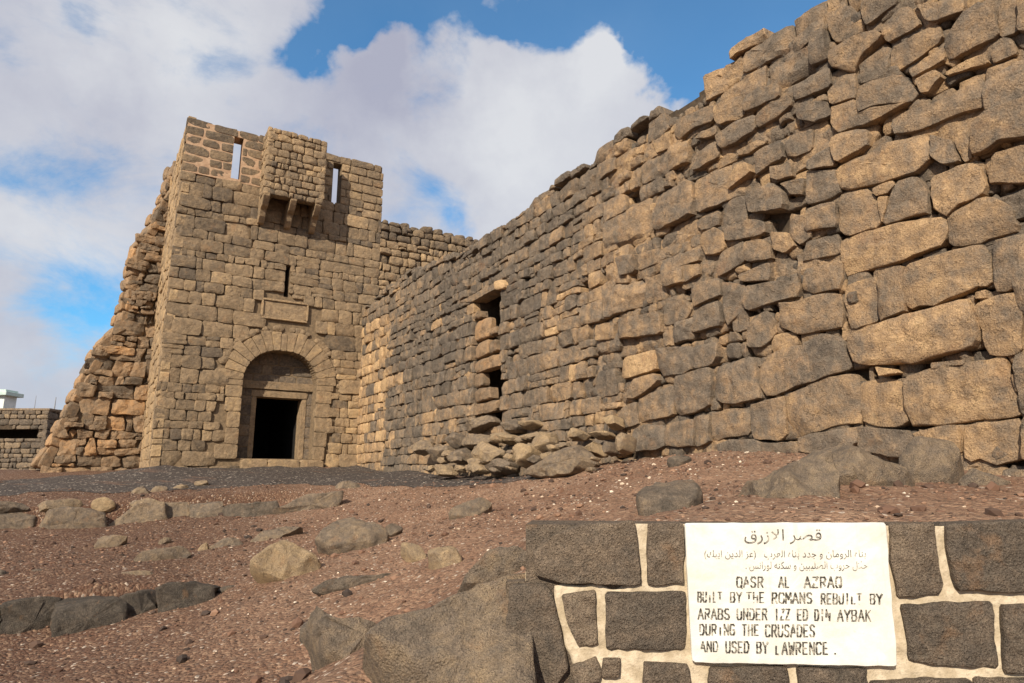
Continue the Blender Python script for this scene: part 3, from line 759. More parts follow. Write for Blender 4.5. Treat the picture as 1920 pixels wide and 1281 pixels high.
# small stones that close the ragged joint round the arch
for k in range(46):
    th = rng.uniform(0, 2); x, zz = arch_pt(th, VD + .10); r_ = rng.uniform(.07, .12); an = rng.uniform(0, 6.28)
    T_.stone(TOW, [(x + r_ * 1.2 * cos(an + i * 1.05), zz + r_ * sin(an + i * 1.05)) for i in range(6)], rng, front=-.03, back=.15, tone=.45, val=.45, n=14, edge=.02, amp=.01, fine=3)
_e = NT + .012 * DT; _e /= np.linalg.norm(_e); LFT = Frame(TOW.w(0, 0, 0), _e, UP, np.cross(_e, UP))                    # tower's left flank, running back
for p in courses(rng, -4.6, 0, ZB, TOP - .1, (.22, .38), (.9, 2.0), .02, .8, .006, .012, .05, 13):
    q = np.array(p); q[:, 0] = np.clip(q[:, 0], -4.6, .0)
    if q[:, 0].max() - q[:, 0].min() < .08: continue
    T_.stone(LFT, q, rng, front=rng.normal(-.01, .012), back=.2, tone=float(np.clip(rng.normal(.72, .10), .1, 1)), val=rng.uniform(.5, .7), n=18, corner=.05, edge=.014, bulge=.006, amp=.009, facet=.2)
T_.build('wall', mat_tower, tower)
# core of the tower front, sliced round the openings
Cx = Boxes(); C = Cx
cuts = sorted({ZB, z0, zS, zA, ARROW[2], ARROW[3], TOP - 1.9, *np.arange(zS, zA, .06)})
cuts = [c_ for c_ in cuts if ZB <= c_ <= TOP - 1.9 + 1e-6]
for lo, hi in zip(cuts[:-1], cuts[1:]):
    if hi - lo < 1e-5: continue
    m = (lo + hi) / 2; gaps = []
    if z0 <= m < zA:
        if m < zS: gaps.append((sL, sR))
        else:
            an = math.asin(min(1, (m - zS) / RA)); x = sL + RA - RA * cos(an); gaps.append((x, 2 * sM - x))
    if ARROW[2] <= m < ARROW[3]: gaps.append(ARROW[:2])
    x = 0.04
    for g0, g1 in sorted(gaps): Cx.box(TOW, x, g0, lo, hi, -.95, -.075); x = g1
    Cx.box(TOW, x, TW - .03, lo, hi, -.95, -.075)
Cx.box(TOW, .05, .6, ZB, TOP - 1.9, -4.7, -.951); Cx.box(TOW, TW - .6, TW - .03, ZB, TOP - 1.9, -4.7, -.951)
Cx.box(TOW, .05, TW - .03, ZB, TOP - 1.9, -5.3, -4.701); Cx.box(TOW, .05, TW - .03, TOP - 1.899, TOP - 1.7, -5.3, -.5)
Cx.build('core', mat_tmortar, tower)
# arch: voussoirs and dressed jambs, deep enough to be the sides of the recess
V = Masonry(); NV = 17
for k in range(NV):
    t0, t1 = 2 * k / NV, 2 * (k + 1) / NV; g = .006 / 2
    out = VD + rng.normal(0, .03)
    V.stone(TOW, [arch_pt(t0 + g), arch_pt((t0 + t1) / 2), arch_pt(t1 - g), arch_pt(t1 - g, out * .5), arch_pt(t1 - g, out), arch_pt((t0 + t1) / 2, out + .01), arch_pt(t0 + g, out), arch_pt(t0 + g, out * .5)], rng, front=.004 + rng.normal(0, .004), back=.52, tone=rng.uniform(.5, .7), val=rng.uniform(.42, .58), n=26, corner=.02, edge=.008, bulge=.002, amp=.006, tilt=.006, facet=0)
for side, xin, sg in ((0, sL, -1), (1, sR, 1)):
    zz = z0 - .02
    while zz < zS - .05:
        h = min(rng.uniform(.26, .42), zS - zz) if zS - zz < .6 else rng.uniform(.26, .42); w_ = rng.uniform(.28, .55)
        V.stone(TOW, [(xin, zz + .005), (xin + sg * w_, zz + .005), (xin + sg * w_, zz + h - .005), (xin, zz + h - .005)], rng, front=.004, back=.52, tone=rng.uniform(.4, .65), val=rng.uniform(.4, .6), n=24, corner=.03, edge=.010, bulge=.003, amp=.007, tilt=.008, facet=0); zz += h
V.build('arch', mat_tower, tower)
# recessed infill above the door: dark blocks in pale mortar
TY = Frame(TOW.w(0, 0, -.50), DT, UP, NT)
dl = TY.px(477, 800)[0]; dr = TY.px(562, 800)[0]; zD = TY.px(520, 746)[1]; zD0 = TY.px(500, 860)[1]; zLn = TY.px(520, 722)[1]
Y_ = Masonry()
zz = zLn + .02
for h, xs in ((.24, [0, .2, .52, .74, 1]), (.26, [0, .3, .42, .66, 1]), (.34, [.0, .25, .5, .82, 1])):
    for x0, x1 in zip(xs[:-1], xs[1:]):
        Y_.stone(TY, [(sL - .1 + x0 * (sR - sL + .2) + .015, zz + .015), (sL - .1 + x1 * (sR - sL + .2) - .015, zz + .015), (sL - .1 + x1 * (sR - sL + .2) - .015, zz + h - .015), (sL - .1 + x0 * (sR - sL + .2) + .015, zz + h - .015)], rng, front=.006, back=.05, tone=rng.uniform(.1, .45), val=.5, n=22, corner=.07, edge=.012, bulge=.004, amp=.005, facet=0)
    zz += h
for sg, x0, x1 in ((0, sL - .05, dl - .09), (1, dr + .09, sR + .05)):
    zz = z0
    while zz < zD + .2:
        h = rng.uniform(.22, .36); Y_.stone(TY, [(x0, zz + .01), (x1 - .012, zz + .01), (x1 - .012, zz + h - .01), (x0, zz + h - .01)], rng, front=.004, back=.05, tone=rng.uniform(.15, .5), val=.5, n=20, corner=.07, edge=.012, bulge=.004, amp=.005, facet=0); zz += h
infill = Y_.build('infill', mat_rock, tower)
Mo = Boxes()
Mo.box(TY, sL - .1, dl - .09, z0, zLn, -.40, -.006); Mo.box(TY, dr + .09, sR + .1, z0, zLn, -.40, -.006); Mo.box(TY, sL - .1, sR + .1, zLn, zA + .1, -.40, -.007)
Mo.box(TY, dl - .09, dr + .09, zD + .13, zLn - .001, -.40, -.012)
Mo.build('mortar', mat_tmortar, infill)
frm = Masonry()
frm.stone(TY, [(dl - .16, zD + .002), (dr + .16, zD + .002), (dr + .16, zD + .17), (dl - .16, zD + .17)], rng, front=.035, back=.40, tone=.5, val=.5, n=40, corner=.03, edge=.012, bulge=.0, amp=.004, tilt=.0, facet=0)
frame = frm.build('door_frame', mat_tower, tower)
frm = Masonry(); frm.stone(TY, [(sL - .05, zD + .21), (sR + .05, zD + .21), (sR + .05, zLn + .07), (sL - .05, zLn + .07)], rng, front=.07, back=.2, tone=.5, val=.55, n=44, corner=.03, edge=.016, bulge=0, amp=.007, tilt=.0, facet=0)
frm.build('lintel', mat_tower, frame)
for x0, x1 in ((dl - .13, dl), (dr, dr + .13)):
    frm = Masonry(); frm.stone(TY, [(x0, zD0 - .03), (x1, zD0 - .03), (x1, zD), (x0, zD)], rng, front=.02, back=.40, tone=.55, val=.5, n=36, corner=.02, edge=.012, bulge=0, amp=.004, tilt=0, facet=0); frm.build('jamb', mat_tower, frame)
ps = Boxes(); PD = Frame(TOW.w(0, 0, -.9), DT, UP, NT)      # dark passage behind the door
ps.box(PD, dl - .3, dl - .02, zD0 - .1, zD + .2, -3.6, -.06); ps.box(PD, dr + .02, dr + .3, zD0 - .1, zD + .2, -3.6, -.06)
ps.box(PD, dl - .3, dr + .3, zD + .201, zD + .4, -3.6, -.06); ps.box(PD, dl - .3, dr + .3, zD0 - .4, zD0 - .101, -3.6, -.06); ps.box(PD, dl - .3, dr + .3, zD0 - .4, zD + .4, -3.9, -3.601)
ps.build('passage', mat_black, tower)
th = Masonry()
xs = [TOW.px(450, 870)[0], TOW.px(500, 870)[0], TOW.px(560, 870)[0], TOW.px(604, 870)[0]]; zt_ = TOW.px(520, 862)[1]
for x0, x1 in zip(xs[:-1], xs[1:]):
    th.stone(TOW, [(x0 + .005, ZB), (x1 - .005, ZB), (x1 - .005, zt_), (x0 + .005, zt_)], rng, front=.16, back=.9, tone=.62, val=.55, n=28, corner=.06, edge=.03, bulge=.0, amp=.01, facet=0)
th.build('threshold', mat_tower, tower)
# plaque with raised moulding above the arch
Pq = Masonry(); a0, a1, b0, b1 = PQ; f_ = .05
for q in ([(a0, b0), (a1, b0), (a1, b0 + f_), (a0, b0 + f_)], [(a0, b1 - f_), (a1, b1 - f_), (a1, b1), (a0, b1)], [(a0, b0 + f_), (a0 + f_, b0 + f_), (a0 + f_, b1 - f_), (a0, b1 - f_)], [(a1 - f_, b0 + f_), (a1, b0 + f_), (a1, b1 - f_), (a1 - f_, b1 - f_)]):
    Pq.stone(TOW, q, rng, front=.014, back=.12, tone=.72, val=.58, n=30, corner=.02, edge=.015, bulge=0, amp=.003, tilt=0, facet=0)
plaque = Pq.build('plaque', mat_tower, tower)
Pq = Masonry(); Pq.stone(TOW, [(a0 + f_, b0 + f_), (a1 - f_, b0 + f_), (a1 - f_, b1 - f_), (a0 + f_, b1 - f_)], rng, front=-.03, back=.05, tone=.58, val=.55, n=30, corner=.02, edge=.01, bulge=0, amp=.004, tilt=0, fine=8, facet=0); Pq.build('panel', mat_tower, plaque)
# parapet: dark blocks repointed in pink mortar, pierced by two slits
P_ = Masonry(); PT = .42
pol = courses(rng, 0, TW, ZP, TOP - .24, (.23, .30), (1.3, 3.0), .012, .6, .019, .010, .0, 17)
pol += courses(rng, 0, TW, TOP - .24, TOP, (.24, .25), (1.6, 3.2), .012, .6, .016, .010, .0, 18)
for sl in SLITS: pol = cut_x(pol, sl[2], sl[3], sl[0], sl[1])
for p in pol:
    q = np.array(p); q[:, 0] = np.clip(q[:, 0], -.02, TW + .02); q[:, 1] = np.minimum(q[:, 1], TOP + rng.normal(0, .01)); c = q.mean(0)
    if q[:, 0].max() - q[:, 0].min() < .08 or abs(centroid(q)[1]) < .006: continue
    lf = c[0] < 2.1
    P_.stone(TOW, q, rng, front=rng.normal(.008 if lf else 0, .006), back=.25, tone=float(np.clip(rng.normal(.2 if lf or c[1] > TOP - .24 else .5, .12 if lf else .15), .0, 1)), val=rng.uniform(.3, .6), n=22, corner=.06, edge=.010, bulge=.003, amp=.006, facet=.2)
par = P_.build('parapet', mat_tower, tower)
def pierced(fr, mb, a0, a1, z0_, z1_, d0, d1, holes):
    xs = sorted({a0, a1, *[h[0] for h in holes], *[h[1] for h in holes]})
    for x0, x1 in zip(xs[:-1], xs[1:]):
        hh = [h for h in holes if h[0] - 1e-6 <= x0 and x1 <= h[1] + 1e-6]
        if hh: mb.box(fr, x0, x1, z0_, hh[0][2], d0, d1); mb.box(fr, x0, x1, hh[0][3], z1_, d0, d1)
        else: mb.box(fr, x0, x1, z0_, z1_, d0, d1)
mb = Boxes(); xm = 2.05
pierced(TOW, mb, .02, xm, ZP - .02, TOP - .04, -PT, -.001, SLITS[:1]); mb.box(TOW, .02, xm, TOP - 1.9, ZP - .021, -PT, -.072)
mb.build('repointing', mat_pink, par)
mb = Boxes(); pierced(TOW, mb, xm + .001, TW - .02, ZP - .02, TOP - .04, -PT, -.03, SLITS[1:]); mb.box(TOW, xm + .001, TW - .02, TOP - 1.9, ZP - .021, -PT, -.072)
mb.build('bedding', mat_tmortar, par)
# machicolation box on corbels
PJ = .72; MB_ = Frame(TOW.w(0, 0, PJ), DT, UP, NT)
m0 = MB_.px(500, 300)[0]; m1 = MB_.px(611, 320)[0]; mz1 = float(np.mean([MB_.px(508, 241)[1], MB_.px(611, 263)[1]])); mz0 = MB_.px(550, 374)[1]
X_ = Masonry()
for p in courses(rng, m0, m1, mz0, mz1, (.15, .24), (.8, 1.9), .02, .9, .006, .014, .1, 23):
    q = np.array(p); q[:, 0] = np.clip(q[:, 0], m0 - .01, m1 + .01); c = q.mean(0)
    if q[:, 0].max() - q[:, 0].min() < .06: continue
    X_.stone(MB_, q, rng, front=rng.normal(0, .012), back=.2, tone=float(np.clip(rng.normal(.42, .15) + (.3 if c[1] > mz1 - .4 and c[0] < (m0 + m1) / 2 else 0), 0, 1)), val=rng.uniform(.35, .65), n=20, corner=.14, edge=.022, bulge=.015, amp=.011)
for fr, sgn in ((Frame(TOW.w(m0, 0, 0), NT, UP, -DT), 0), (Frame(TOW.w(m1, 0, 0), -NT, UP, DT), 1)):
    lo, hi = (0, PJ) if not sgn else (-PJ, 0)
    for p in courses(rng, lo, hi, mz0, mz1 - .05, (.18, .26), (.9, 2), .015, .9, .006, .012, .05, 29 + sgn):
        q = np.array(p); q[:, 0] = np.clip(q[:, 0], lo, hi)
        if q[:, 0].max() - q[:, 0].min() < .06: continue
        X_.stone(fr, q, rng, front=rng.normal(0, .01), back=.15, tone=rng.uniform(.4, .7), val=.5, n=18, corner=.12, edge=.02, bulge=.012, amp=.01)
mach = X_.build('machicolation', mat_tower, tower)
mb = Boxes(); mb.box(TOW, m0 + .03, m1 - .03, mz0 + .04, mz1 - .06, PJ - .28, PJ - .05); mb.box(TOW, m0 + .03, m0 + .25, mz0 + .04, mz1 - .1, 0, PJ - .281); mb.box(TOW, m1 - .25, m1 - .03, mz0 + .04, mz1 - .1, 0, PJ - .281)
mb.box(TOW, m0 + .03, m1 - .03, mz1 - .35, mz1 - .101, 0.0, PJ - .282)
mb.build('bedding', mat_tmortar, mach)
for f0 in (0.0, .44, .86):                                   # stepped stone corbels, each one block curving back to the wall
    x0 = m0 + f0 * (m1 - m0); x1 = x0 + .17; fr = Frame(TOW.w(x0, 0, 0), NT, UP, -DT)
    k = Masonry(); prof = [(0, mz0 - .62), (.12, mz0 - .60), (.26, mz0 - .46), (.34, mz0 - .30), (.50, mz0 - .24), (.62, mz0 - .12), (PJ - .01, mz0 - .02), (PJ - .01, mz0 + .05), (0, mz0 + .05)]
    c_ = Frame(TOW.w(x1, 0, 0), NT, UP, DT * -1)
    bx = Boxes(); bx.prism(Frame(TOW.w(x0, 0, 0), NT, UP, DT), prof, 0, x1 - x0)
    bx.build('corbel', mat_tower, mach, bevel=.02)

# ------------------------------------------------------------------ rampart that carries on to the right behind the tower
rng = np.random.default_rng(8)
ramp_ = empty('rampart', 'lower rampart of tan rubble between the gate tower and the long curtain wall', 'wall')
RT = float(np.mean([TOW.px(730, 420)[1], TOW.px(870, 447)[1]])); R_ = Masonry()
for p in courses(rng, TW, 14.5, ZB, RT, (.22, .34), (.8, 1.9), .04, .7, .008, .02, .08, 31):
    q = np.array(p); c = q.mean(0)
    if c[0] < TW - .15 or c[1] < 3.5: continue
    q[:, 0] = np.maximum(q[:, 0], TW + .005)
    if q[:, 0].max() - q[:, 0].min() < .06: continue
    R_.stone(TOW, q, rng, front=rng.normal(-.02, .02), back=.3, tone=float(np.clip(rng.normal(.45 if c[1] < RT - .5 else .15, .15), 0, 1)), val=rng.uniform(.3, .7), n=20, corner=.16, edge=.03, bulge=.02, amp=.014)
a = TW + .05
while a < 14.5:
    w_, h_ = rng.uniform(.2, .5), rng.uniform(.08, .2); R_.stone(TOW, [(a, RT - .06), (a + w_, RT - .06), (a + w_ - .03, RT + h_), (a + .03, RT + h_ * .8)], rng, front=rng.normal(-.03, .03), back=.5, tone=.1, val=.4, n=18, edge=.03, amp=.016); a += w_
R_.build('masonry', mat_tower, ramp_)
Cx = Boxes(); Cx.box(TOW, TW - .02, 14.5, ZB, RT - .1, -1.3, -.13); Cx.build('core', mat_core, ramp_)

# ------------------------------------------------------------------ ruined sloping wall left of the tower
rng = np.random.default_rng(21)
wing = empty('ruined_wall', 'ruined sloping wall of tumbled orange rubble left of the gate tower', 'wall')
WG = Frame(TOW.w(0, 0, -4.3), DT, UP, NT)
out_px = [(72, 876), (92, 835), (120, 783), (150, 722), (190, 648), (226, 604), (238, 560), (246, 515), (258, 460), (290, 412), (318, 352), (330, 300), (372, 300), (372, 876)]
wp = WG.poly(out_px); wa = np.array(wp); wp[-1] = (wp[-1][0], wp[-1][1]); ZW = wa[:, 1].min() - .5
wp_in = [(x + .14 * (i < 12), y) for i, (x, y) in enumerate(wp)]; wp_in[0] = (wp_in[0][0], ZW); wp_in[-1] = (wp_in[-1][0], ZW)
G_ = Masonry()
zsplit = WG.px(230, 600)[1]
for z_lo, z_hi, hh, rt, mean, wv, sd_ in ((ZW, zsplit, (.26, .50), (.7, 1.7), .36, .10, 41), (zsplit, wa[:, 1].max(), (.18, .32), (.8, 1.9), .30, .05, 43)):
    for p in courses(rng, wa[:, 0].min() - .3, .6, z_lo, z_hi, hh, rt, wv, .8, .006, .045, .3, sd_):
        q = np.array(p); c = q.mean(0)
        if not inside((c[0] - .05, c[1]), wp) and not (c[1] < wa[:, 1].min() + .3 and c[0] > wa[0, 0] + .2): continue
        G_.stone(WG, q, rng, front=rng.normal(0, .06), back=.4, tone=float(np.clip(rng.normal(mean, .22), 0, 1)), val=rng.uniform(.35, .7), n=32, corner=rng.uniform(.04, .12), edge=.02, bulge=.01, amp=.03, tilt=.05, facet=.9)
# broken edge running up the slope
bk = np.array([-.75, .66, 0]); bk /= np.linalg.norm(bk)
for i in range(11):
    p0, p1 = np.array(wp[i]), np.array(wp[i + 1]); Ls = np.linalg.norm(p1 - p0); k = max(1, int(Ls / .33))
    A_, B_ = WG.w(*p0), WG.w(*p1); e2 = (B_ - A_) / np.linalg.norm(B_ - A_); nrm = np.cross(e2, bk); nrm /= np.linalg.norm(nrm)
    if nrm[2] < 0: nrm = -nrm
    fr = Frame(A_, -bk, e2, nrm); Lw = np.linalg.norm(B_ - A_)
    for j in range(k):
        y0_, y1_ = Lw * j / k, Lw * (j + 1) / k; x = -.9
        while x < -.02:
            w_ = rng.uniform(.25, .5); x1_ = min(x + w_, 0.02)
            fr2 = Frame(A_, -bk, e2, nrm)
            G_.stone(fr2, [(x + .01, y0_ + .01), (x1_ - .01, y0_ + .01), (x1_ - .01, y1_ - .01), (x + .01, y1_ - .01)], rng, front=rng.normal(-.02, .03), back=.25, tone=float(np.clip(rng.normal(.55, .15), 0, 1)), val=.55, n=16, edge=.03, bulge=.02, amp=.02, tilt=.06); x = x1_
G_.build('masonry', mat_rubble, wing)
bx = Boxes(); P8 = wp_in; bx.prism(WG, P8, -.16, -1.2); bx.build('core', mat_tmortar, wing)

# ------------------------------------------------------------------ far left: low dark wall, white hut, pole
rng = np.random.default_rng(31)
FY = 26.0; FR = Frame([0, FY, 0], [1, 0, 0], UP, [0, -1, 0])
fw = empty('stone_hut', 'low dark stone hut with a long slot window beyond the ruined wall', 'hut')
fx1 = FR.px(88, 800)[0]; fz1 = FR.px(50, 769)[1]; fx0 = fx1 - 8; fz0 = 1.2
so_ = (fx1 - 8, FR.px(70, 812)[0], FR.px(40, 822)[1], FR.px(40, 805)[1])
D_ = Masonry()
for p in cut_x(courses(rng, fx0, fx1, fz0, fz1, (.16, .26), (.9, 2.4), .015, .8, .008, .015, .05, 51), so_[2], so_[3], so_[0], so_[1]):
    q = np.array(p); q[:, 0] = np.minimum(q[:, 0], fx1)
    if q[:, 0].max() - q[:, 0].min() < .06: continue
    D_.stone(FR, q, rng, front=rng.normal(0, .012), back=.15, tone=float(np.clip(rng.normal(.3, .2), 0, 1)), val=rng.uniform(.25, .5), n=14, edge=.02, bulge=.012, amp=.01, fine=3)
SDE = Frame([fx1, FY, 0], [0, 1, 0], UP, [1, 0, 0])
for p in courses(rng, 0, 3, fz0, fz1, (.16, .26), (.9, 2.4), .015, .8, .008, .015, .05, 52):
    q = np.array(p); q[:, 0] = np.clip(q[:, 0], 0, 3)
    if q[:, 0].max() - q[:, 0].min() < .06: continue
    D_.stone(SDE, q, rng, front=rng.normal(0, .012), back=.15, tone=.25, val=.35, n=14, edge=.02, bulge=.012, amp=.01, fine=3)
D_.build('wall', mat_rock, fw)
bx = Boxes(); C = bx
bx.box(FR, fx0, so_[1], fz0, so_[2], -.4, -.06); bx.box(FR, fx0, so_[1], so_[3], fz1 - .02, -.4, -.06); bx.box(FR, so_[1], fx1 - .06, fz0, fz1 - .02, -.4, -.06); bx.box(FR, fx0, fx1 - .06, fz0, fz1 - .02, -3, -2.6)
bx.box(FR, fx1 - .4, fx1 - .06, fz0, fz1 - .02, -2.6, -.401); bx.build('core', mat_core, fw)
bx = Boxes(); bx.box(FR, fx0 - .1, fx1 + .03, fz1 - .019, fz1 + .07, -3.1, .03); bx.build('roof', mat_rock, fw, bevel=.02)
HY = 44.0; HR = Frame([0, HY, 0], [1, 0, 0], UP, [0, -1, 0]); hx1 = HR.px(8, 750)[0]; hz1 = HR.px(20, 742)[1]
hut = empty('white_building', 'small white flat roofed building showing over the dark stone hut', 'building')
mw = mortar_mat('white_plaster', (.62, .68, .66), (.72, .76, .74), 2); mg = mortar_mat('pale_green_roof', (.46, .58, .54), (.54, .64, .6), 2)
bx = Boxes(); bx.box(HR, hx1 - 7, hx1, .5, hz1, -1.1, 0); bx.build('wall', mw, hut)
bx = Boxes(); bx.box(HR, hx1 - 7.3, hx1 + .32, hz1 + .001, hz1 + .26, -1.3, .35); bx.box(HR, hx1 - 7.0, hx1 + .05, hz1 + .261, hz1 + .42, -1.1, .05); bx.build('roof', mg, hut, bevel=.03)
bm_, t, b = new_mat('grey_metal', .5); b.inputs['Base Color'].default_value = (.25, .26, .28, 1)
def pole(u, v0, Y, rad, label):
    P = at_y(u, v0, Y); n = 8; V = []; Q = []
    for k, zz in enumerate((.8, P[2] - .6, P[2])):
        r = rad * (1, .8, .5)[k]; V += [(P[0] + r * cos(i * 2 * pi / n), Y + r * sin(i * 2 * pi / n), zz) for i in range(n)]
    for k in range(2): Q += [[k * n + i, k * n + (i + 1) % n, (k + 1) * n + (i + 1) % n, (k + 1) * n + i] for i in range(n)]
    Q2 = [[2 * n + i for i in range(4)], [2 * n + 4, 2 * n + 5, 2 * n + 6, 2 * n + 7]]
    tag(link('pole', make_mesh('pole', V, Q + Q2, []), bm_), label, 'pole')
pole(105, 745, 31, .035, 'thin grey pole rising behind the end of the dark stone hut')
pole(68, 742, 33, .02, 'faint short thin pole above the roof of the dark stone hut')

# ------------------------------------------------------------------ low wall that carries the sign
rng = np.random.default_rng(61)
lw = empty('low_wall', 'low foreground wall of dark basalt blocks with thick cream mortar joints', 'wall')
Z8 = lambda s: [(960 + float(a.split(',')[0]) / 2, 930 + float(a.split(',')[1]) / 2) for a in s.split()]
BL = [('85,215 150,160 250,114 455,106 478,322 320,325 180,318 95,295', .45), ('515,115 635,112 637,320 515,325', .5), ('195,380 305,365 310,550 250,560 215,480', .55), ('355,370 640,365 645,570 360,565', .25),
      ('232,642 310,612 330,660 320,690 240,700', .5), ('345,615 395,620 395,672 345,668', .5), ('500,632 650,640 660,700 500,700', .45), ('745,652 1020,650 1030,760 740,760', .25), ('1080,656 1320,660 1330,760 1080,760', .25),
      ('1425,112 1570,112 1600,330 1590,360 1450,370 1430,250', .55), ('1628,112 2060,100 2060,352 1672,346 1635,200', .3), ('1470,415 1790,405 1805,640 1500,612', .3), ('1842,420 2060,412 2060,660 1852,650', .3),
      ('1350,702 1700,690 1720,800 1350,800', .3), ('1740,690 2060,700 2060,800 1740,800', .3), ('2100,100 2500,100 2500,350 2100,350', .3), ('2100,400 2380,400 2380,650 2100,650', .3), ('240,730 480,730 480,860 230,860', .4), ('520,740 700,740 700,880 520,880', .3), ('760,800 1100,800 1100,960 760,960', .3), ('1140,800 1500,800 1500,960 1140,960', .3),
      ('0,345 120,342 150,380 178,500 205,640 150,720 40,740 -30,640', .3), ('-40,740 170,740 200,900 -50,920', .3)]
S_ = Masonry()
for s, tn in BL:
    _q = np.array(SIG.poly(Z8(s))); _c = _q.mean(0); _q = _c + (_q - _c) * (1 + .009 / np.abs(_q - _c).max(0))
    S_.stone(SIG, _q, rng, front=rng.uniform(.008, .018), back=.1, tone=tn + .12, val=rng.uniform(.4, .6), n=64, corner=.025, edge=.009, bulge=.003, amp=.006, tilt=.008, fine=12, facet=.1)
S_.build('blocks', mat_dark, lw, freq=16)
z_top = SIG.px(1470, 982)[1]; zb0 = .35
aL = SIG.px(1026, 1100)[0]; zc = SIG.px(1040, 1095)[1]
def rough_sheet(fr, a0, a1, z0, z1, step, keep, d0, amp, seed, edge=None):
    A = np.arange(a0, a1 + step, step); Z = np.arange(z0, z1 + 1e-6, step); Z = np.r_[Z, z1] if Z[-1] < z1 - 1e-4 else Z
    AA, ZZ = np.meshgrid(A, Z); P = fr.w(AA.ravel(), ZZ.ravel(), np.zeros(AA.size))
    d = d0 + amp * fbm(P, 14, seed, 3) + (edge(AA.ravel() + .02 * vnoise(P, 18, 31), ZZ.ravel() + .02 * vnoise(P, 18, 32)) if edge else 0); V = fr.w(AA.ravel(), ZZ.ravel(), d)
    I_ = np.arange(AA.size).reshape(AA.shape); Q = np.stack([I_[:-1, :-1], I_[:-1, 1:], I_[1:, 1:], I_[1:, :-1]], -1).reshape(-1, 4)
    cx = AA.ravel()[Q].mean(1); cz = ZZ.ravel()[Q].mean(1); m = keep(cx + .012 * vnoise(np.stack([cx, cz, cx * 0], 1), 30, 3), cz + .012 * vnoise(np.stack([cx, cz, cx * 0], 1), 30, 4))
    return V, Q[m]
aS = SIG.px(1195, 1000)[0]
zbz = SIG.px(1040, 1180)[1]
V, Q = rough_sheet(SIG, aL - .08, 2.6, zb0, z_top - .004, .0075, lambda x, zz: x > -9, -.008, .006, 5, lambda x, zz: -.06 * (1 - np.maximum(sstep(np.minimum(zc + .01 - zz, (x - aL - np.clip(zc - zz, 0, .4) * .22)), -.004, .02), sstep(x - aS, -.03, -.005))))
_x = (V - SIG.P) @ SD; V[:, 2] = np.where(_x < aS - .03, np.minimum(V[:, 2], zc + .03), V[:, 2])
link('mortar', make_mesh('mortar', V, Q, []), mat_cream, lw)
bx = Boxes(); bx.box(SIG, SIG.px(985, 1100)[0], 2.6, zb0, z_top - .01, -.26, -.02); bx.box(SIG, SIG.px(945, 1150)[0], SIG.px(985, 1100)[0] - .001, zb0, SIG.px(985, 1095)[1], -.24, -.05)
bx.build('core', mat_dark, lw)
# cream bed on top of the wall
# ------------------------------------------------------------------ the sign
sg = empty('information_sign', 'cream painted stone sign with worn black Arabic and English lettering set in the low wall', 'sign')
cor = [SIG.px(1283, 981, .02), SIG.px(1662, 980, .02), SIG.px(1684, 1251, .02), SIG.px(1298, 1243, .02)]
SGF = Frame(SIG.w(0, 0, .02), SD, UP)
sm, t, b = new_mat('cream_sign_paint', .75); p = pos(t); n = NOISE(p, 9, 6, .65, t); n2 = NOISE(p, 60, 4, .7, t); n3 = NOISE(p, 3.2, 4, .6, t)
c = MIX(SS(n, .38, .68, t), (.71, .71, .665), (.61, .60, .54), t); c = MIX(M('MULTIPLY', SS(n2, .62, .74, t), .45, tree=t), c, (.58, .50, .38), t); c = MIX(M('MULTIPLY', SS(n3, .58, .74, t), .25, tree=t), c, (.80, .66, .50), t)
dr_ = SS(NOISE(VM('MULTIPLY', p, (1, 1, .12), t), 26, 4, .65, t), .58, .74, t); c = MIX(M('MULTIPLY', dr_, .35, tree=t), c, (.52, .42, .29), t)
t.links.new(c, b.inputs['Base Color']); bump(t, b, [(n, .3, .01), (n2, .4, .003)])
S2 = Masonry(); S2.stone(SGF, cor, np.random.default_rng(2), front=0, back=.06, n=220, corner=.012, edge=.006, bulge=0, amp=.0018, tilt=0, fine=14, facet=0); S2.build('panel', sm, sg, freq=22)
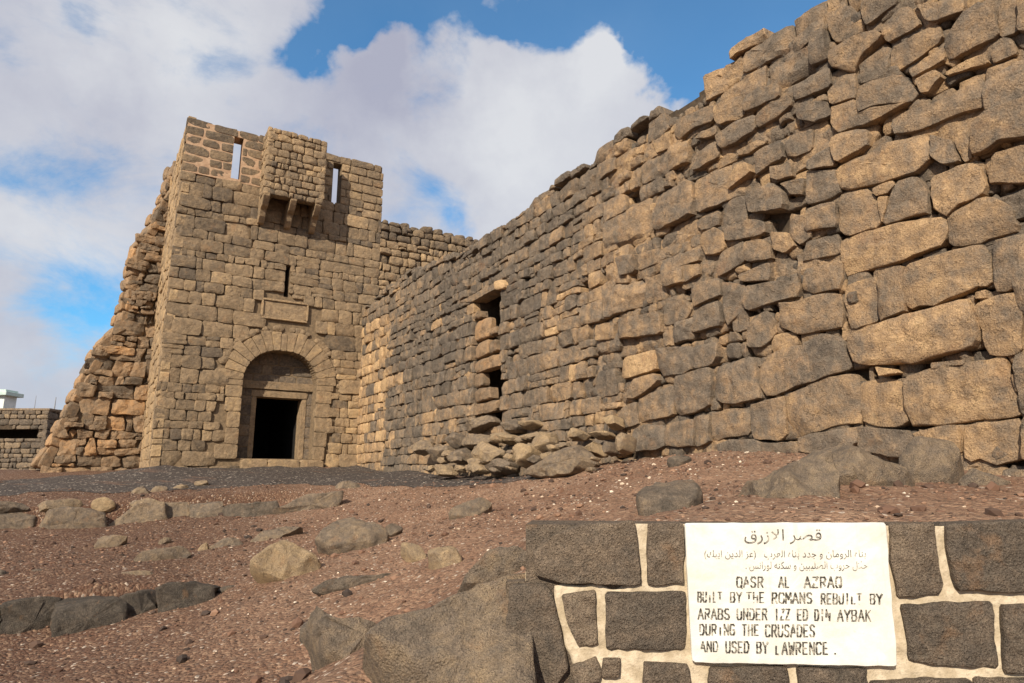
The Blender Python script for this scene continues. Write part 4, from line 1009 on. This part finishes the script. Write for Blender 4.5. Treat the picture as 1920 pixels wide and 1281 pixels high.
GL = {'A': ['0,0 .5,1 1,0', '.2,.35 .8,.35'], 'B': ['.08,0 .08,1', '.08,1 .75,1 .9,.8 .75,.53 .08,.53', '.75,.53 .95,.28 .75,0 .08,0'], 'C': ['.95,.85 .7,1 .2,1 .05,.8 .05,.2 .2,0 .7,0 .95,.15'], 'D': ['.08,0 .08,1', '.08,1 .65,1 .92,.75 .92,.25 .65,0 .08,0'],
      'E': ['.1,0 .1,1', '.1,1 .9,1', '.1,.5 .75,.5', '.1,0 .9,0'], 'G': ['.95,.85 .7,1 .2,1 .05,.8 .05,.2 .2,0 .75,0 .92,.15 .92,.48 .55,.48'], 'H': ['.1,0 .1,1', '.9,0 .9,1', '.1,.5 .9,.5'], 'I': ['.5,0 .5,1'], 'K': ['.1,0 .1,1', '.9,1 .12,.48', '.35,.62 .92,0'],
      'L': ['.15,1 .15,0', '.15,0 .9,0'], 'M': ['.02,0 .08,1', '.08,1 .5,.35', '.5,.35 .92,1', '.92,1 .98,0'], 'N': ['.1,0 .1,1', '.1,1 .9,0', '.9,0 .9,1'], 'O': ['.2,0 .05,.2 .05,.8 .2,1 .8,1 .95,.8 .95,.2 .8,0 .2,0'], 'Q': ['.2,0 .05,.2 .05,.8 .2,1 .8,1 .95,.8 .95,.2 .8,0 .2,0', '.6,.25 1,-.12'],
      'R': ['.1,0 .1,1', '.1,1 .75,1 .92,.8 .75,.5 .1,.5', '.5,.5 .95,0'], 'S': ['.92,.85 .7,1 .25,1 .08,.8 .2,.57 .75,.45 .92,.25 .75,0 .25,0 .05,.15'], 'T': ['0,1 1,1', '.5,1 .5,0'], 'U': ['.08,1 .08,.2 .25,0 .75,0 .92,.2 .92,1'], 'W': ['0,1 .25,0', '.25,0 .5,.7', '.5,.7 .75,0', '.75,0 1,1'],
      'Y': ['0,1 .5,.5', '1,1 .5,.5', '.5,.5 .5,0'], 'Z': ['.05,1 .95,1', '.95,1 .05,0', '.05,0 .95,0'], '.': ['.4,.05 .6,.05']}
ST_ = lambda X, Y: (1260 + X / 4.132, 960 + Y / 4.132)
LF = Frame(SIG.w(0, 0, .0225), SD, UP); lv = []; lq = []; rl = random.Random(4)
def seg(p, q, w_):
    p, q = np.array(p), np.array(q); d = q - p; ln = np.hypot(*d)
    if ln < 1e-6: return
    d /= ln; nn = np.array([-d[1], d[0]]); p = p - d * w_ * .3; q = q + d * w_ * .3; b0 = len(lv)
    for c_, sw in ((p, 1), (q, 1)):
        for s in (-1, 1):
            k = c_ + nn * s * w_ / 2 * rl.uniform(.75, 1.15); lv.append(LF.w(k[0], k[1], 0.0))
    for i in range(4): lv.append(lv[b0 + i] - LF.n * .0025)
    lq.extend([[b0, b0 + 1, b0 + 3, b0 + 2], [b0, b0 + 2, b0 + 6, b0 + 4], [b0 + 1, b0 + 5, b0 + 7, b0 + 3], [b0, b0 + 4, b0 + 5, b0 + 1], [b0 + 2, b0 + 3, b0 + 7, b0 + 6]])
def stroke(P, w_, wear, thick):
    for p, q in zip(P[:-1], P[1:]):
        n = 3
        for i in range(n):
            if rl.random() < wear: continue
            a = np.array(p) + (np.array(q) - np.array(p)) * i / n; c_ = np.array(p) + (np.array(q) - np.array(p)) * (i + 1) / n
            dirn = np.abs(c_ - a); vert = dirn[1] > dirn[0] * 1.2
            seg(a, c_, w_ * (1.0 if vert else .62))
def word(txt, x0, x1, ytop, ybot, wear=.10):
    n = len(txt); wd = (x1 - x0) / n
    for i, ch in enumerate(txt):
        g0 = x0 + wd * i + wd * .12; g1 = x0 + wd * (i + 1) - wd * .12
        if ch == 'I': g0, g1 = x0 + wd * (i + .25), x0 + wd * (i + .75)
        for s in GL[ch]:
            P = []
            for k in s.split():
                a, b_ = [float(v) for v in k.split(',')]; P.append(LF.px(*ST_(g0 + a * (g1 - g0), ybot + b_ * (ytop - ybot))))
            stroke(P, .0052, wear, 1)
yl = lambda x, a, b_: a + (b_ - a) * (x - 195) / 1435
for txt, x0, x1, yt, yb in [('QASR', 495, 712, 505, 583), ('AL', 825, 915, 505, 583), ('AZRAQ', 1020, 1322, 505, 585),
    ('BUILT', 195, 390, 622, 698), ('BY', 445, 545, 624, 698), ('THE', 572, 722, 624, 702), ('ROMANS', 768, 1092, 628, 706), ('REBUILT', 1150, 1475, 634, 712), ('BY', 1528, 1634, 638, 714),
    ('ARABS', 198, 452, 752, 830), ('UNDER', 498, 742, 752, 834), ('IZZ', 790, 918, 754, 836), ('ED', 965, 1058, 756, 838), ('DIN', 1100, 1232, 758, 840), ('AYBAK', 1278, 1548, 762, 845),
    ('DURING', 208, 492, 872, 952), ('THE', 538, 678, 874, 956), ('CRUSADES', 718, 1112, 876, 966), ('AND', 215, 362, 1006, 1082), ('USED', 410, 602, 1006, 1090), ('BY', 650, 748, 1010, 1092), ('LAWRENCE', 795, 1218, 1012, 1102), ('.', 1240, 1290, 1030, 1102)]:
    word(txt, x0, x1, yt, yb)
lm, t, b = new_mat('worn_black_paint', .7); p = pos(t); n = NOISE(p, 75, 4, .7, t); t.links.new(MIX(SS(n, .42, .64, t), (.06, .056, .05), (.46, .43, .36), t), b.inputs['Base Color'])
me = make_mesh('lettering', np.array(lv), lq, [], smooth=False); link('lettering', me, lm, sg)
# Arabic lines, letters joined by hand (right to left)
AR = {'ا': ('FE8D', 'FE8E', '', ''), 'ب': ('FE8F', 'FE90', 'FE91', 'FE92'), 'ن': ('FEE5', 'FEE6', 'FEE7', 'FEE8'), 'ه': ('FEE9', 'FEEA', 'FEEB', 'FEEC'), 'ل': ('FEDD', 'FEDE', 'FEDF', 'FEE0'), 'ر': ('FEAD', 'FEAE', '', ''), 'و': ('FEED', 'FEEE', '', ''),
      'م': ('FEE1', 'FEE2', 'FEE3', 'FEE4'), 'ج': ('FE9D', 'FE9E', 'FE9F', 'FEA0'), 'د': ('FEA9', 'FEAA', '', ''), 'ع': ('FEC9', 'FECA', 'FECB', 'FECC'), 'ز': ('FEAF', 'FEB0', '', ''), 'ي': ('FEF1', 'FEF2', 'FEF3', 'FEF4'), 'ك': ('FED9', 'FEDA', 'FEDB', 'FEDC'),
      'ق': ('FED5', 'FED6', 'FED7', 'FED8'), 'ص': ('FEB9', 'FEBA', 'FEBB', 'FEBC'), 'خ': ('FEA5', 'FEA6', 'FEA7', 'FEA8'), 'ح': ('FEA1', 'FEA2', 'FEA3', 'FEA4'), 'س': ('FEB1', 'FEB2', 'FEB3', 'FEB4'), 'ة': ('FE93', 'FE94', '', '')}
def shape(s):
    out = []; w_ = s
    for i, ch in enumerate(w_):
        if ch not in AR: out.append({'(': ')', ')': '('}.get(ch, ch)); continue
        pv = i > 0 and w_[i - 1] in AR and AR[w_[i - 1]][2] != ''; nx = i < len(w_) - 1 and w_[i + 1] in AR and AR[ch][2] != ''
        f = AR[ch]; out.append(chr(int(f[3] if pv and nx else f[1] if pv else f[2] if nx else f[0], 16)))
    r = ''.join(out).replace('\uFEDF\uFE8E', '\uFEFB').replace('\uFEE0\uFE8E', '\uFEFC')
    return r[::-1]
def arabic(s, x0, x1, yt, yb, bold):
    cu = bpy.data.curves.new('t', 'FONT'); cu.body = shape(s); cu.offset = bold; ob = bpy.data.objects.new('t', cu); COL.objects.link(ob)
    bpy.context.view_layer.update(); m_ = bpy.data.meshes.new_from_object(ob.evaluated_get(bpy.context.evaluated_depsgraph_get())); bpy.data.objects.remove(ob)
    co = np.array([v.co[:2] for v in m_.vertices]); lo, hi = co.min(0), co.max(0); c00 = np.array(LF.px(*ST_(x0, yb))); c10 = np.array(LF.px(*ST_(x1, yb))); c01 = np.array(LF.px(*ST_(x0, yt)))
    q = (co - lo) / (hi - lo); Pl = c00 + q[:, :1] * (c10 - c00) + q[:, 1:] * (c01 - c00); V = LF.w(Pl[:, 0], Pl[:, 1], np.zeros(len(Pl)))
    for v, k in zip(m_.vertices, V): v.co = k
    m_.materials.clear(); m_.update(); m_.name = 'lettering'; link('lettering', m_, lm, sg)
arabic('قصر الازرق', 560, 1160, 134, 248, .0)
arabic('بناه الرومان و جدد بناه العرب   (عز الدين ايبك)', 250, 1505, 296, 368, .0)
arabic('خلال حروب الصليبين و سكنه لورانس .', 570, 1515, 384, 458, .0)

# ------------------------------------------------------------------ loose rocks, each a thing of its own
V8 = UP
def rock(name, label, cat, px, tilt, tone, thick, group=None, mat=None, amp=None, lift=0.0, wall_off=None, seed=0, boxy=.55, corner=.2, val=.5, Y=None, sink=0, grow=1.10, dig=1.0, cutn=6, cut0=.62, skirt=0.0):
    rg = np.random.default_rng(seed + int(px[0][0] * 7 + px[0][1] * 13)); q = np.array(px)
    ub, vb = q[:, 0].mean(), q[:, 1].max()
    if wall_off is not None: X = hit(ub, vb, QC + NC * wall_off, NC)
    elif Y is not None: X = at_y(ub, vb, Y)
    else: X = ground_hit(ub, vb)
    vw = np.array([X[0], X[1], 0]); vw /= np.linalg.norm(vw)
    if wall_off is not None: vw = -NC * .7 + vw * .3; vw /= np.linalg.norm(vw)
    X = X + vw * thick * (.42 if tilt > 60 and wall_off is None else .1 if wall_off is None else 0)
    al = radians(tilt); e1 = np.array([vw[1], -vw[0], 0]); e2 = vw * cos(al) + UP * sin(al); n_ = np.cross(e1, e2)
    fr = Frame(X, e1, e2, n_); P = np.array(fr.poly(px)); c, A = centroid(P); P = c + (P - c) * grow; P[:, 1] -= np.where(P[:, 1] < c[1], skirt, 0); P[:, 1] -= (.03 + .10 * (P[:, 1].max() - P[:, 1].min())) * dig; sz = math.sqrt(abs(A))
    mb = Masonry(); mb.rock(fr, P, rg, thick=thick, tone=tone, val=val, n=int(np.clip(sz * 190, 36, 170)), rings=int(np.clip(sz * 56, 13, 46)), corner=corner, boxy=boxy, cutn=cutn, cut0=cut0, amp=(amp if amp is not None else min(.035, sz * .06)), sink=sink)
    ctr = fr.w(c[0], P[:, 1].min(), 0.0)
    return tag(mb.build(name, mat or mat_rock, None, freq=2.2 / max(sz, .12) ** .8, inplane=.9, crag=.9, center=ctr), label, cat, group, 'thing')
z3 = lambda s: [(float(a.split(',')[0]) / 3, 860 + float(a.split(',')[1]) / 3) for a in s.split()]
z3b = lambda s: [(520 + float(a.split(',')[0]) / 3, 860 + float(a.split(',')[1]) / 3) for a in s.split()]
z4 = lambda s: [(740 + float(a.split(',')[0]) / 3.84, 740 + float(a.split(',')[1]) / 3.84) for a in s.split()]
pxl = lambda s: [tuple(float(v) for v in a.split(',')) for a in s.split()]
BO = 'boulder'; RK = 'rock'; SL = 'slab'; SS_ = 'step stone'
R = rock
R(BO, 'rounded grey boulder with a dark shaded right end on the gravel slope', BO, pxl('598,1008 615,985 650,966 680,960 705,975 728,1000 718,1024 690,1038 650,1036 615,1030'), 62, .38, .62, amp=.03, boxy=.7)
R(BO, 'tan pointed boulder in front of the rounded grey boulder', BO, pxl('470,1052 500,1030 530,1010 560,1022 598,1050 594,1068 565,1083 530,1085 495,1072'), 55, .85, .45, boxy=.7)
R(RK, 'small grey rock touching the right side of the rounded grey boulder', RK, pxl('722,985 740,978 756,985 747,1000 728,1001'), 60, .3, .2)
R(SL, 'long grey flat slab lying alone on the gravel below the rubble pile', SL, pxl('838,962 870,943 905,937 921,943 908,960 870,969'), 38, .35, .22)
R(RK, 'small pale pinkish rock beside a tan rock on the gravel', RK, pxl('750,1022 768,1010 795,1028 802,1044 776,1047'), 40, .75, .16)
R(RK, 'tan half buried rock next to the coping of the low wall', RK, pxl('803,1032 830,1010 858,1034 868,1060 842,1068 812,1062'), 48, .75, .25)
R(SL, 'blue grey narrow slab in the gravel below the tan pointed boulder', SL, pxl('588,1087 608,1075 680,1080 762,1077 756,1096 690,1101 600,1099'), 45, .12, .2)
R(SL, 'dark oval slab sunk in bright gravel above the sign wall', SL, pxl('1203,918 1230,901 1280,900 1308,915 1290,938 1235,947 1206,938'), 24, .25, .2, dig=2.4, grow=1.2)
R('bedrock', 'big dark bedrock hump with a pale scratch just above the sign', RK, pxl('1378,922 1400,895 1440,880 1475,876 1520,880 1545,905 1560,960 1500,985 1440,990 1402,968'), 34, .45, .8, amp=.035, Y=3.7, boxy=.5, grow=1.2, dig=1.6, cutn=9, cut0=.5)
R('bedrock', 'dark bedrock ridge behind the scratched hump at the wall foot', RK, pxl('1490,885 1525,862 1580,860 1660,868 1692,880 1682,906 1622,928 1570,938 1530,930'), 34, .42, .8, amp=.035, Y=4.3, boxy=.5, grow=1.2, dig=1.4, cutn=9, cut0=.5)
R(BO, 'smooth brown grey boulder half under the large tan wall blocks', BO, pxl('1693,882 1720,850 1765,842 1798,868 1814,895 1790,911 1750,922 1715,912'), 42, .38, .7, Y=4.5, grow=1.2, dig=1.5, cutn=8, cut0=.5)
R(SL, 'low dark slab to the right of the smooth brown grey boulder', SL, pxl('1798,908 1830,886 1880,888 1890,903 1842,921 1808,924'), 32, .35, .3, Y=4.2, dig=1.5)
R(SL, 'tiny grey slab at the foot of the curtain wall beside white chips', SL, pxl('1250,862 1275,852 1296,856 1285,866 1262,870'), 35, .15, .15)
R(BO, 'large flat faced grey boulder leaning against the left end of the low wall', BO, pxl('690,1222 735,1186 800,1164 860,1144 912,1122 952,1098 980,1096 990,1180 995,1380 715,1380'), 58, .46, .5, amp=.03, Y=2.3, boxy=.26, corner=.05, grow=1.03, dig=0, cutn=3)
R(RK, 'rough grey coping rock running left from the top of the low wall', RK, pxl('862,1078 900,1050 948,1033 1000,1018 1015,1050 1010,1078 965,1088 900,1090'), 50, .3, .35, Y=2.85, amp=.02)
R(RK, 'dark grey rock in the gravel left of the leaning boulder', RK, z3b('130,910 175,880 235,890 270,955 215,1020 145,1005'), 46, .2, .25, dig=1.5)
R(RK, 'long low ridge of grey rock running into the leaning boulder', RK, pxl('565,1152 620,1160 690,1178 745,1180 752,1236 700,1240 640,1214 575,1190'), 52, .34, .4, Y=3.0, boxy=.4, amp=.03, dig=.5, skirt=.15)
R(SL, 'grey stone sunk at the very bottom below the leaning boulder', SL, z3b('560,1085 700,1100 720,1290 600,1290'), 40, .25, .2)
G1 = 'stones of the lower step'  # dark basalt, its tone also carrying the shade on the step faces
R(SS_, 'end block of the lower step cut by the photo edge', SS_, z3('-90,850 18,845 30,985 -90,1000'), 80, .06, .4, G1, boxy=.16, corner=.03, grow=1.2, cutn=1, cut0=.8, dig=0, skirt=.12, mat=mat_dark, amp=.02)
R(SS_, 'squarish black block next to the end block of the lower step', SS_, z3('38,832 150,800 322,800 330,955 150,948 60,988 30,935'), 80, .10, .4, G1, boxy=.16, corner=.03, grow=1.2, cutn=1, cut0=.8, dig=0, skirt=.12, mat=mat_dark, amp=.02)
R(SS_, 'longest dark block of the lower step', SS_, z3('330,800 500,785 620,782 682,830 690,880 560,930 340,962'), 80, .12, .4, G1, boxy=.16, corner=.03, grow=1.2, cutn=1, cut0=.8, dig=0, skirt=.12, mat=mat_dark, amp=.02)
R(SS_, 'middle dark block of the lower step with a pale upper edge', SS_, z3('682,800 780,752 898,746 918,850 800,875 700,882'), 80, .15, .35, G1, boxy=.16, corner=.03, grow=1.2, cutn=1, cut0=.8, dig=0, skirt=.12, mat=mat_dark, amp=.02)
R(SS_, 'rounded dark block near the thin end of the lower step', SS_, z3('912,735 1000,705 1100,700 1208,722 1150,782 1020,832 925,822'), 80, .12, .3, G1, boxy=.16, corner=.03, grow=1.2, cutn=1, cut0=.8, dig=0, skirt=.12, mat=mat_dark, amp=.02)
R(SS_, 'small black wedge that closes the lower step', SS_, z3('1222,702 1345,680 1300,712 1232,746'), 80, .05, .2, G1)
G2 = 'stones of the upper step'
R(SS_, 'grey block of the upper step at the photo edge', SS_, z3('-60,312 60,302 120,306 175,320 168,382 -60,392'), 80, .3, .5, G2, boxy=.18, corner=.03, grow=1.18, cutn=1, cut0=.8, dig=0, skirt=.16)
R(SS_, 'low rounded grey stone of the upper step below a tan flat stone', SS_, z3('230,345 300,298 440,287 560,320 582,368 400,384 250,384'), 80, .38, .5, G2, boxy=.18, corner=.03, grow=1.18, cutn=1, cut0=.8, dig=0, skirt=.16)
R(SS_, 'pale pointed stone in the middle of the upper step', SS_, z3('648,315 760,272 905,258 925,320 830,347 660,350'), 80, .5, .5, G2, boxy=.18, corner=.03, grow=1.18, cutn=1, cut0=.8, dig=0, skirt=.16)
R(SS_, 'square grey stone right of the pale pointed step stone', SS_, z3('912,256 1060,258 1072,322 925,332'), 80, .4, .45, G2, boxy=.18, corner=.03, grow=1.18, cutn=1, cut0=.8, dig=0, skirt=.16)
R(SS_, 'split grey stone of the upper step with dark cracks', SS_, z3('1080,262 1240,246 1262,322 1090,328'), 80, .32, .45, G2, boxy=.18, corner=.03, grow=1.18, cutn=1, cut0=.8, dig=0, skirt=.16)
R(SS_, 'long dark stone of the upper step before its thin end', SS_, z3('1262,272 1540,250 1562,282 1500,302 1270,318'), 80, .2, .45, G2, boxy=.18, corner=.03, grow=1.18, cutn=1, cut0=.8, dig=0, skirt=.16)
R(SS_, 'last long low stone of the upper step nearest the gravel mound', SS_, z3('1568,242 1720,212 1905,198 1885,236 1700,262 1572,284'), 80, .35, .45, G2, boxy=.18, corner=.03, grow=1.18, cutn=1, cut0=.8, dig=0, skirt=.16)
G3 = 'flat stones behind the upper step'
R(SL, 'dark purple grey flat stone behind the upper step at the photo edge', SL, z3('-60,222 160,230 172,270 -60,285'), 55, .2, .4, G3, dig=2.6, boxy=.45)
R(SL, 'long tan flat stone behind the upper step', SL, z3('190,218 300,205 462,214 472,252 330,266 210,262'), 55, .62, .4, G3, dig=2.6, boxy=.45)
R(SL, 'orange brown flat stone behind the upper step', SL, z3('508,218 600,200 652,230 632,266 540,262'), 55, .95, .35, G3, dig=2.6, boxy=.45)
R(SL, 'pinkish flat stone behind the pale pointed step stone', SL, z3('718,235 800,215 882,210 932,238 800,262'), 50, .55, .35, G3, dig=2.6, boxy=.45)
G4 = 'pale stones lying on the dark path'
R(SL, 'pale grey slab on the dark path, the one with a forked left end', SL, z3('720,178 780,150 865,158 820,192'), 40, .5, .3, G4, dig=2.6, boxy=.45)
R(SL, 'knobbly pale slab in the middle of the stones on the dark path', SL, z3('832,155 930,140 952,168 862,182'), 40, .55, .3, G4, dig=2.6, boxy=.45)
R(SL, 'thin pale slab on the dark path below the gate corner', SL, z3('960,150 1050,134 1064,154 970,166'), 40, .6, .25, G4, dig=2.6, boxy=.45)
R(SL, 'smallest pale slab on the dark path, nearest the gate', SL, z3('1092,124 1190,110 1172,132 1104,138'), 40, .65, .25, G4, dig=2.6, boxy=.45)
R(SL, 'grey flat stone alone at the right end of the dark path', SL, z3b('322,150 350,126 460,126 472,156 350,168'), 40, .4, .3, G4, dig=2.6, boxy=.45)
G5 = 'half buried stones on the lower terrace'
R(SL, 'pale triangular half buried stone just below the upper step', SL, z3('528,478 580,410 682,400 722,430 640,474'), 42, .5, .3, G5, dig=2.6, boxy=.45)
R(SL, 'small half buried sliver between the triangular stone and the upper step end', SL, z3('890,446 980,416 972,440 912,458'), 40, .4, .2, G5, dig=2.6, boxy=.45)
R(SL, 'long ridged half buried stone in the middle of the terrace', SL, z3('738,545 850,490 1000,466 1092,490 1022,550 850,562'), 42, .42, .35, G5, dig=2.6, boxy=.45)
R(SL, 'small orange half buried stone at the end of the long ridged one', SL, z3('1108,482 1170,455 1192,490 1130,502'), 42, .9, .2, G5, dig=2.6, boxy=.45)
R(SL, 'grey stepped half buried stone left of the long pale ledge', SL, z3('1180,470 1240,410 1372,442 1362,480 1240,496'), 42, .38, .3, G5, dig=2.6, boxy=.45)
R(SL, 'long pale ledge of rock pointing to the rounded boulder', SL, z3('1380,445 1480,382 1722,330 1642,402 1460,452'), 38, .42, .3, G5, dig=2.6, boxy=.45)
R(SL, 'narrow pale half buried stone above the lower step', SL, z3('680,624 760,596 932,606 902,642 700,658'), 42, .5, .25, G5, dig=2.6, boxy=.45)
R(SL, 'dark half buried stone at the photo edge between the steps', SL, z3('-40,612 60,602 52,655 -40,662'), 42, .2, .25, G5, dig=2.6, boxy=.45)
R(SL, 'dark pitted half buried stone next to the one at the photo edge', SL, z3('160,612 242,602 254,640 170,648'), 42, .15, .22, G5, dig=2.6, boxy=.45)
G6 = 'rubble fallen against the curtain wall'
PILE = [('560,360 640,330 700,365 790,400 780,440 690,490 600,480 550,430', .6, .3, 'tan and grey jagged stone low in the rubble pile'), ('690,310 760,260 870,290 862,345 740,345', .75, .3, 'tan wedge under the grey cap stone of the pile'),
        ('755,205 850,170 920,220 890,262 780,262', .15, .25, 'grey cap stone on the rubble pile'), ('880,185 1010,168 1042,210 940,245 900,222', .8, .25, 'pale long stone at the top of the rubble pile'),
        ('870,345 940,272 1030,260 1052,312 960,342 880,368', .6, .35, 'diagonal tan stone in the heart of the rubble pile'), ('800,402 920,360 1030,370 1012,460 960,535 920,522 880,442', .85, .4, 'biggest tan boulder at the foot of the rubble pile'),
        ('1030,252 1120,262 1132,340 1110,402 1040,432 1028,340', .7, .35, 'crumbly brown stone beside the dark hollow of the pile'), ('408,402 480,368 532,420 522,482 420,484', .2, .35, 'grey upright stone left of the tan jagged stone'),
        ('298,545 330,482 400,500 412,570 310,578', .7, .35, 'round tan stone at the left end of the pile'), ('538,505 620,500 662,542 620,562 540,552', .65, .25, 'small tan stone on the path edge under the pile'),
        ('660,525 800,462 862,492 840,552 680,562', .2, .35, 'low grey slab under the biggest tan boulder'), ('955,572 1090,452 1180,382 1290,342 1382,402 1422,482 1280,572 1100,592', .3, .35, 'large smooth grey slab leaning beside the pile'),
        ('1350,375 1440,330 1492,390 1482,432 1420,434', .92, .3, 'orange tan stone behind the large grey slab'), ('1408,265 1540,250 1562,292 1440,312', .8, .25, 'flat tan stone under the orange cube'),
        ('1508,150 1600,148 1622,220 1552,242 1510,222', 1.0, .25, 'bright orange cube perched on the flat tan stone'), ('1590,345 1640,270 1692,290 1672,392 1600,422', .55, .3, 'brown upright stone at the right end of the pile'),
        ('1500,342 1570,332 1572,412 1510,432', .1, .25, 'dark grey stone beside the dark gap of the pile'), ('1258,222 1310,240 1382,280 1342,312 1270,312', .7, .25, 'tan broken corner above the large grey slab'),
        ('490,302 690,270 682,332 600,382 500,372', .35, .35, 'brown grey slab left of the tan wedge'), ('498,175 680,140 722,190 612,242 490,262', .3, .35, 'broad grey slab at the top left of the pile'),
        ('370,250 470,270 490,350 430,390 380,340', .12, .3, 'dark blue grey stone with a white spot left of the pile'), ('240,370 380,340 410,400 300,480 250,450', .35, .35, 'grey stone in the wall foot left of the round tan stone'),
        ('120,330 240,320 240,420 180,435 110,400', .45, .3, 'light grey stone in the wall foot near the gate')]
for i, (s, tn, th_, lb) in enumerate(PILE):
    lowv = max(float(a.split(',')[1]) for a in s.split()); off = .20 + .55 * max(0, lowv - 300) / 280
    R('rubble_stone', lb, RK, z4(s), 80, tn * .8 + .2, th_ * 1.25, G6, wall_off=off, amp=None, boxy=.3, corner=.1, seed=i, grow=1.06, dig=.2, cutn=11, cut0=.40)
rp = random.Random(5)
for i in range(48):
    u, v = rp.uniform(790, 1130), rp.uniform(800, 884); r_ = rp.uniform(6, 15)
    if v < 795 + abs(u - 960) * .42: continue
    k0 = rp.uniform(0, 6.28); px_ = [(u + r_ * rp.uniform(.75, 1.35) * cos(k0 + j * 1.05), v + r_ * .75 * rp.uniform(.7, 1.2) * sin(k0 + j * 1.05)) for j in range(6)]
    R('broken_stone', 'small broken stone among the larger stones of the rubble heap', RK, px_, 80, rp.uniform(.3, .95), .18, 'small broken stones of the rubble heap', wall_off=.28 + .45 * (v - 800) / 84 + rp.uniform(0, .12), boxy=.3, corner=.06, seed=900 + i, grow=1.0, dig=0, cutn=9, cut0=.42)
# ------------------------------------------------------------------ gravel chips and pebbles (uncountable)
rng = np.random.default_rng(77)
ico = np.array([(0, 0, 1), (.894, 0, .447), (.276, .851, .447), (-.724, .526, .447), (-.724, -.526, .447), (.276, -.851, .447), (.724, .526, -.447), (-.276, .851, -.447), (-.894, 0, -.447), (-.276, -.851, -.447), (.724, -.526, -.447), (0, 0, -1)])
icf = np.array([(0, 1, 2), (0, 2, 3), (0, 3, 4), (0, 4, 5), (0, 5, 1), (1, 6, 2), (2, 7, 3), (3, 8, 4), (4, 9, 5), (5, 10, 1), (6, 7, 2), (7, 8, 3), (8, 9, 4), (9, 10, 5), (10, 6, 1), (11, 7, 6), (11, 8, 7), (11, 9, 8), (11, 10, 9), (11, 6, 10)])
def pebbles(n, xr, yr, smin, smax, seed):
    r = np.random.default_rng(seed); x = r.uniform(*xr, n); y = r.uniform(*yr, n) ; k = (np.abs(x) < y * .85 + .3); x, y = x[k], y[k]
    d = -(x - SP[0]) * SIG.n[0] - (y - SP[1]) * SIG.n[1]; ok = ~((d < .3) & (x > -.9)); cd_ = (x - QC[0]) * NC[0] + (y - QC[1]) * NC[1]; ok &= cd_ > .05
    clump = vnoise(np.stack([x, y, x * 0], 1), 1.1, 9) + r.normal(0, .5, len(x)) > -.25; ok &= clump
    x, y = x[ok], y[ok]; m = len(x); s = smin + (smax - smin) * r.random(m) ** 4
    zz = zg(x, y); ang = r.uniform(0, 6.28, m); J = 1 + r.normal(0, .18, (m, 12, 3)); V = ico[None] * J * s[:, None, None] * np.stack([r.uniform(.8, 1.4, m), r.uniform(.7, 1.1, m), r.uniform(.4, .8, m)], 1)[:, None]
    ca, sa = np.cos(ang)[:, None], np.sin(ang)[:, None]; Vx = V[:, :, 0] * ca - V[:, :, 1] * sa; Vy = V[:, :, 0] * sa + V[:, :, 1] * ca
    V = np.stack([Vx + x[:, None], Vy + y[:, None], V[:, :, 2] + zz[:, None] + s[:, None] * .25], -1).reshape(-1, 3)
    T = (icf[None] + (np.arange(m) * 12)[:, None, None]).reshape(-1, 3)
    kind = r.random(m); tone = np.where(kind < .90, r.uniform(0, .62, m), r.uniform(.75, 1, m)); dm = sstep(-(x + .35 * (y - 4)), .9, 3.4); tone = tone * (1 - .35 * dm)  # chips on the left toned down to follow the painted ground shade
    return V, T, np.repeat(tone, 12)
V1, T1, t1 = pebbles(20000, (-8, 4), (2.3, 7), .003, .013, 1); V2, T2, t2 = pebbles(10000, (-9, 3.4), (6, 13), .007, .024, 2)
V3, T3, t3 = pebbles(1500, (-9, 4), (2.3, 12), .014, .05, 3); t3 = t3 * .6
pm_, t, b = new_mat('gravel_chips', .9); p = pos(t); c = ramp(t, attr(t, 'tone'), [(0, (.05, .038, .032)), (.3, (.17, .095, .063)), (.62, (.33, .20, .13)), (.78, (.5, .37, .26)), (1, (.75, .66, .54))]); t.links.new(c, b.inputs['Base Color'])
me = make_mesh('gravel', np.vstack([V1, V2, V3]), np.zeros((0, 4), int), np.vstack([T1, T2 + len(V1), T3 + len(V1) + len(V2)]), {'tone': np.r_[t1, t2, t3]}, smooth=False)
tag(link('gravel', me, pm_), kind='stuff')
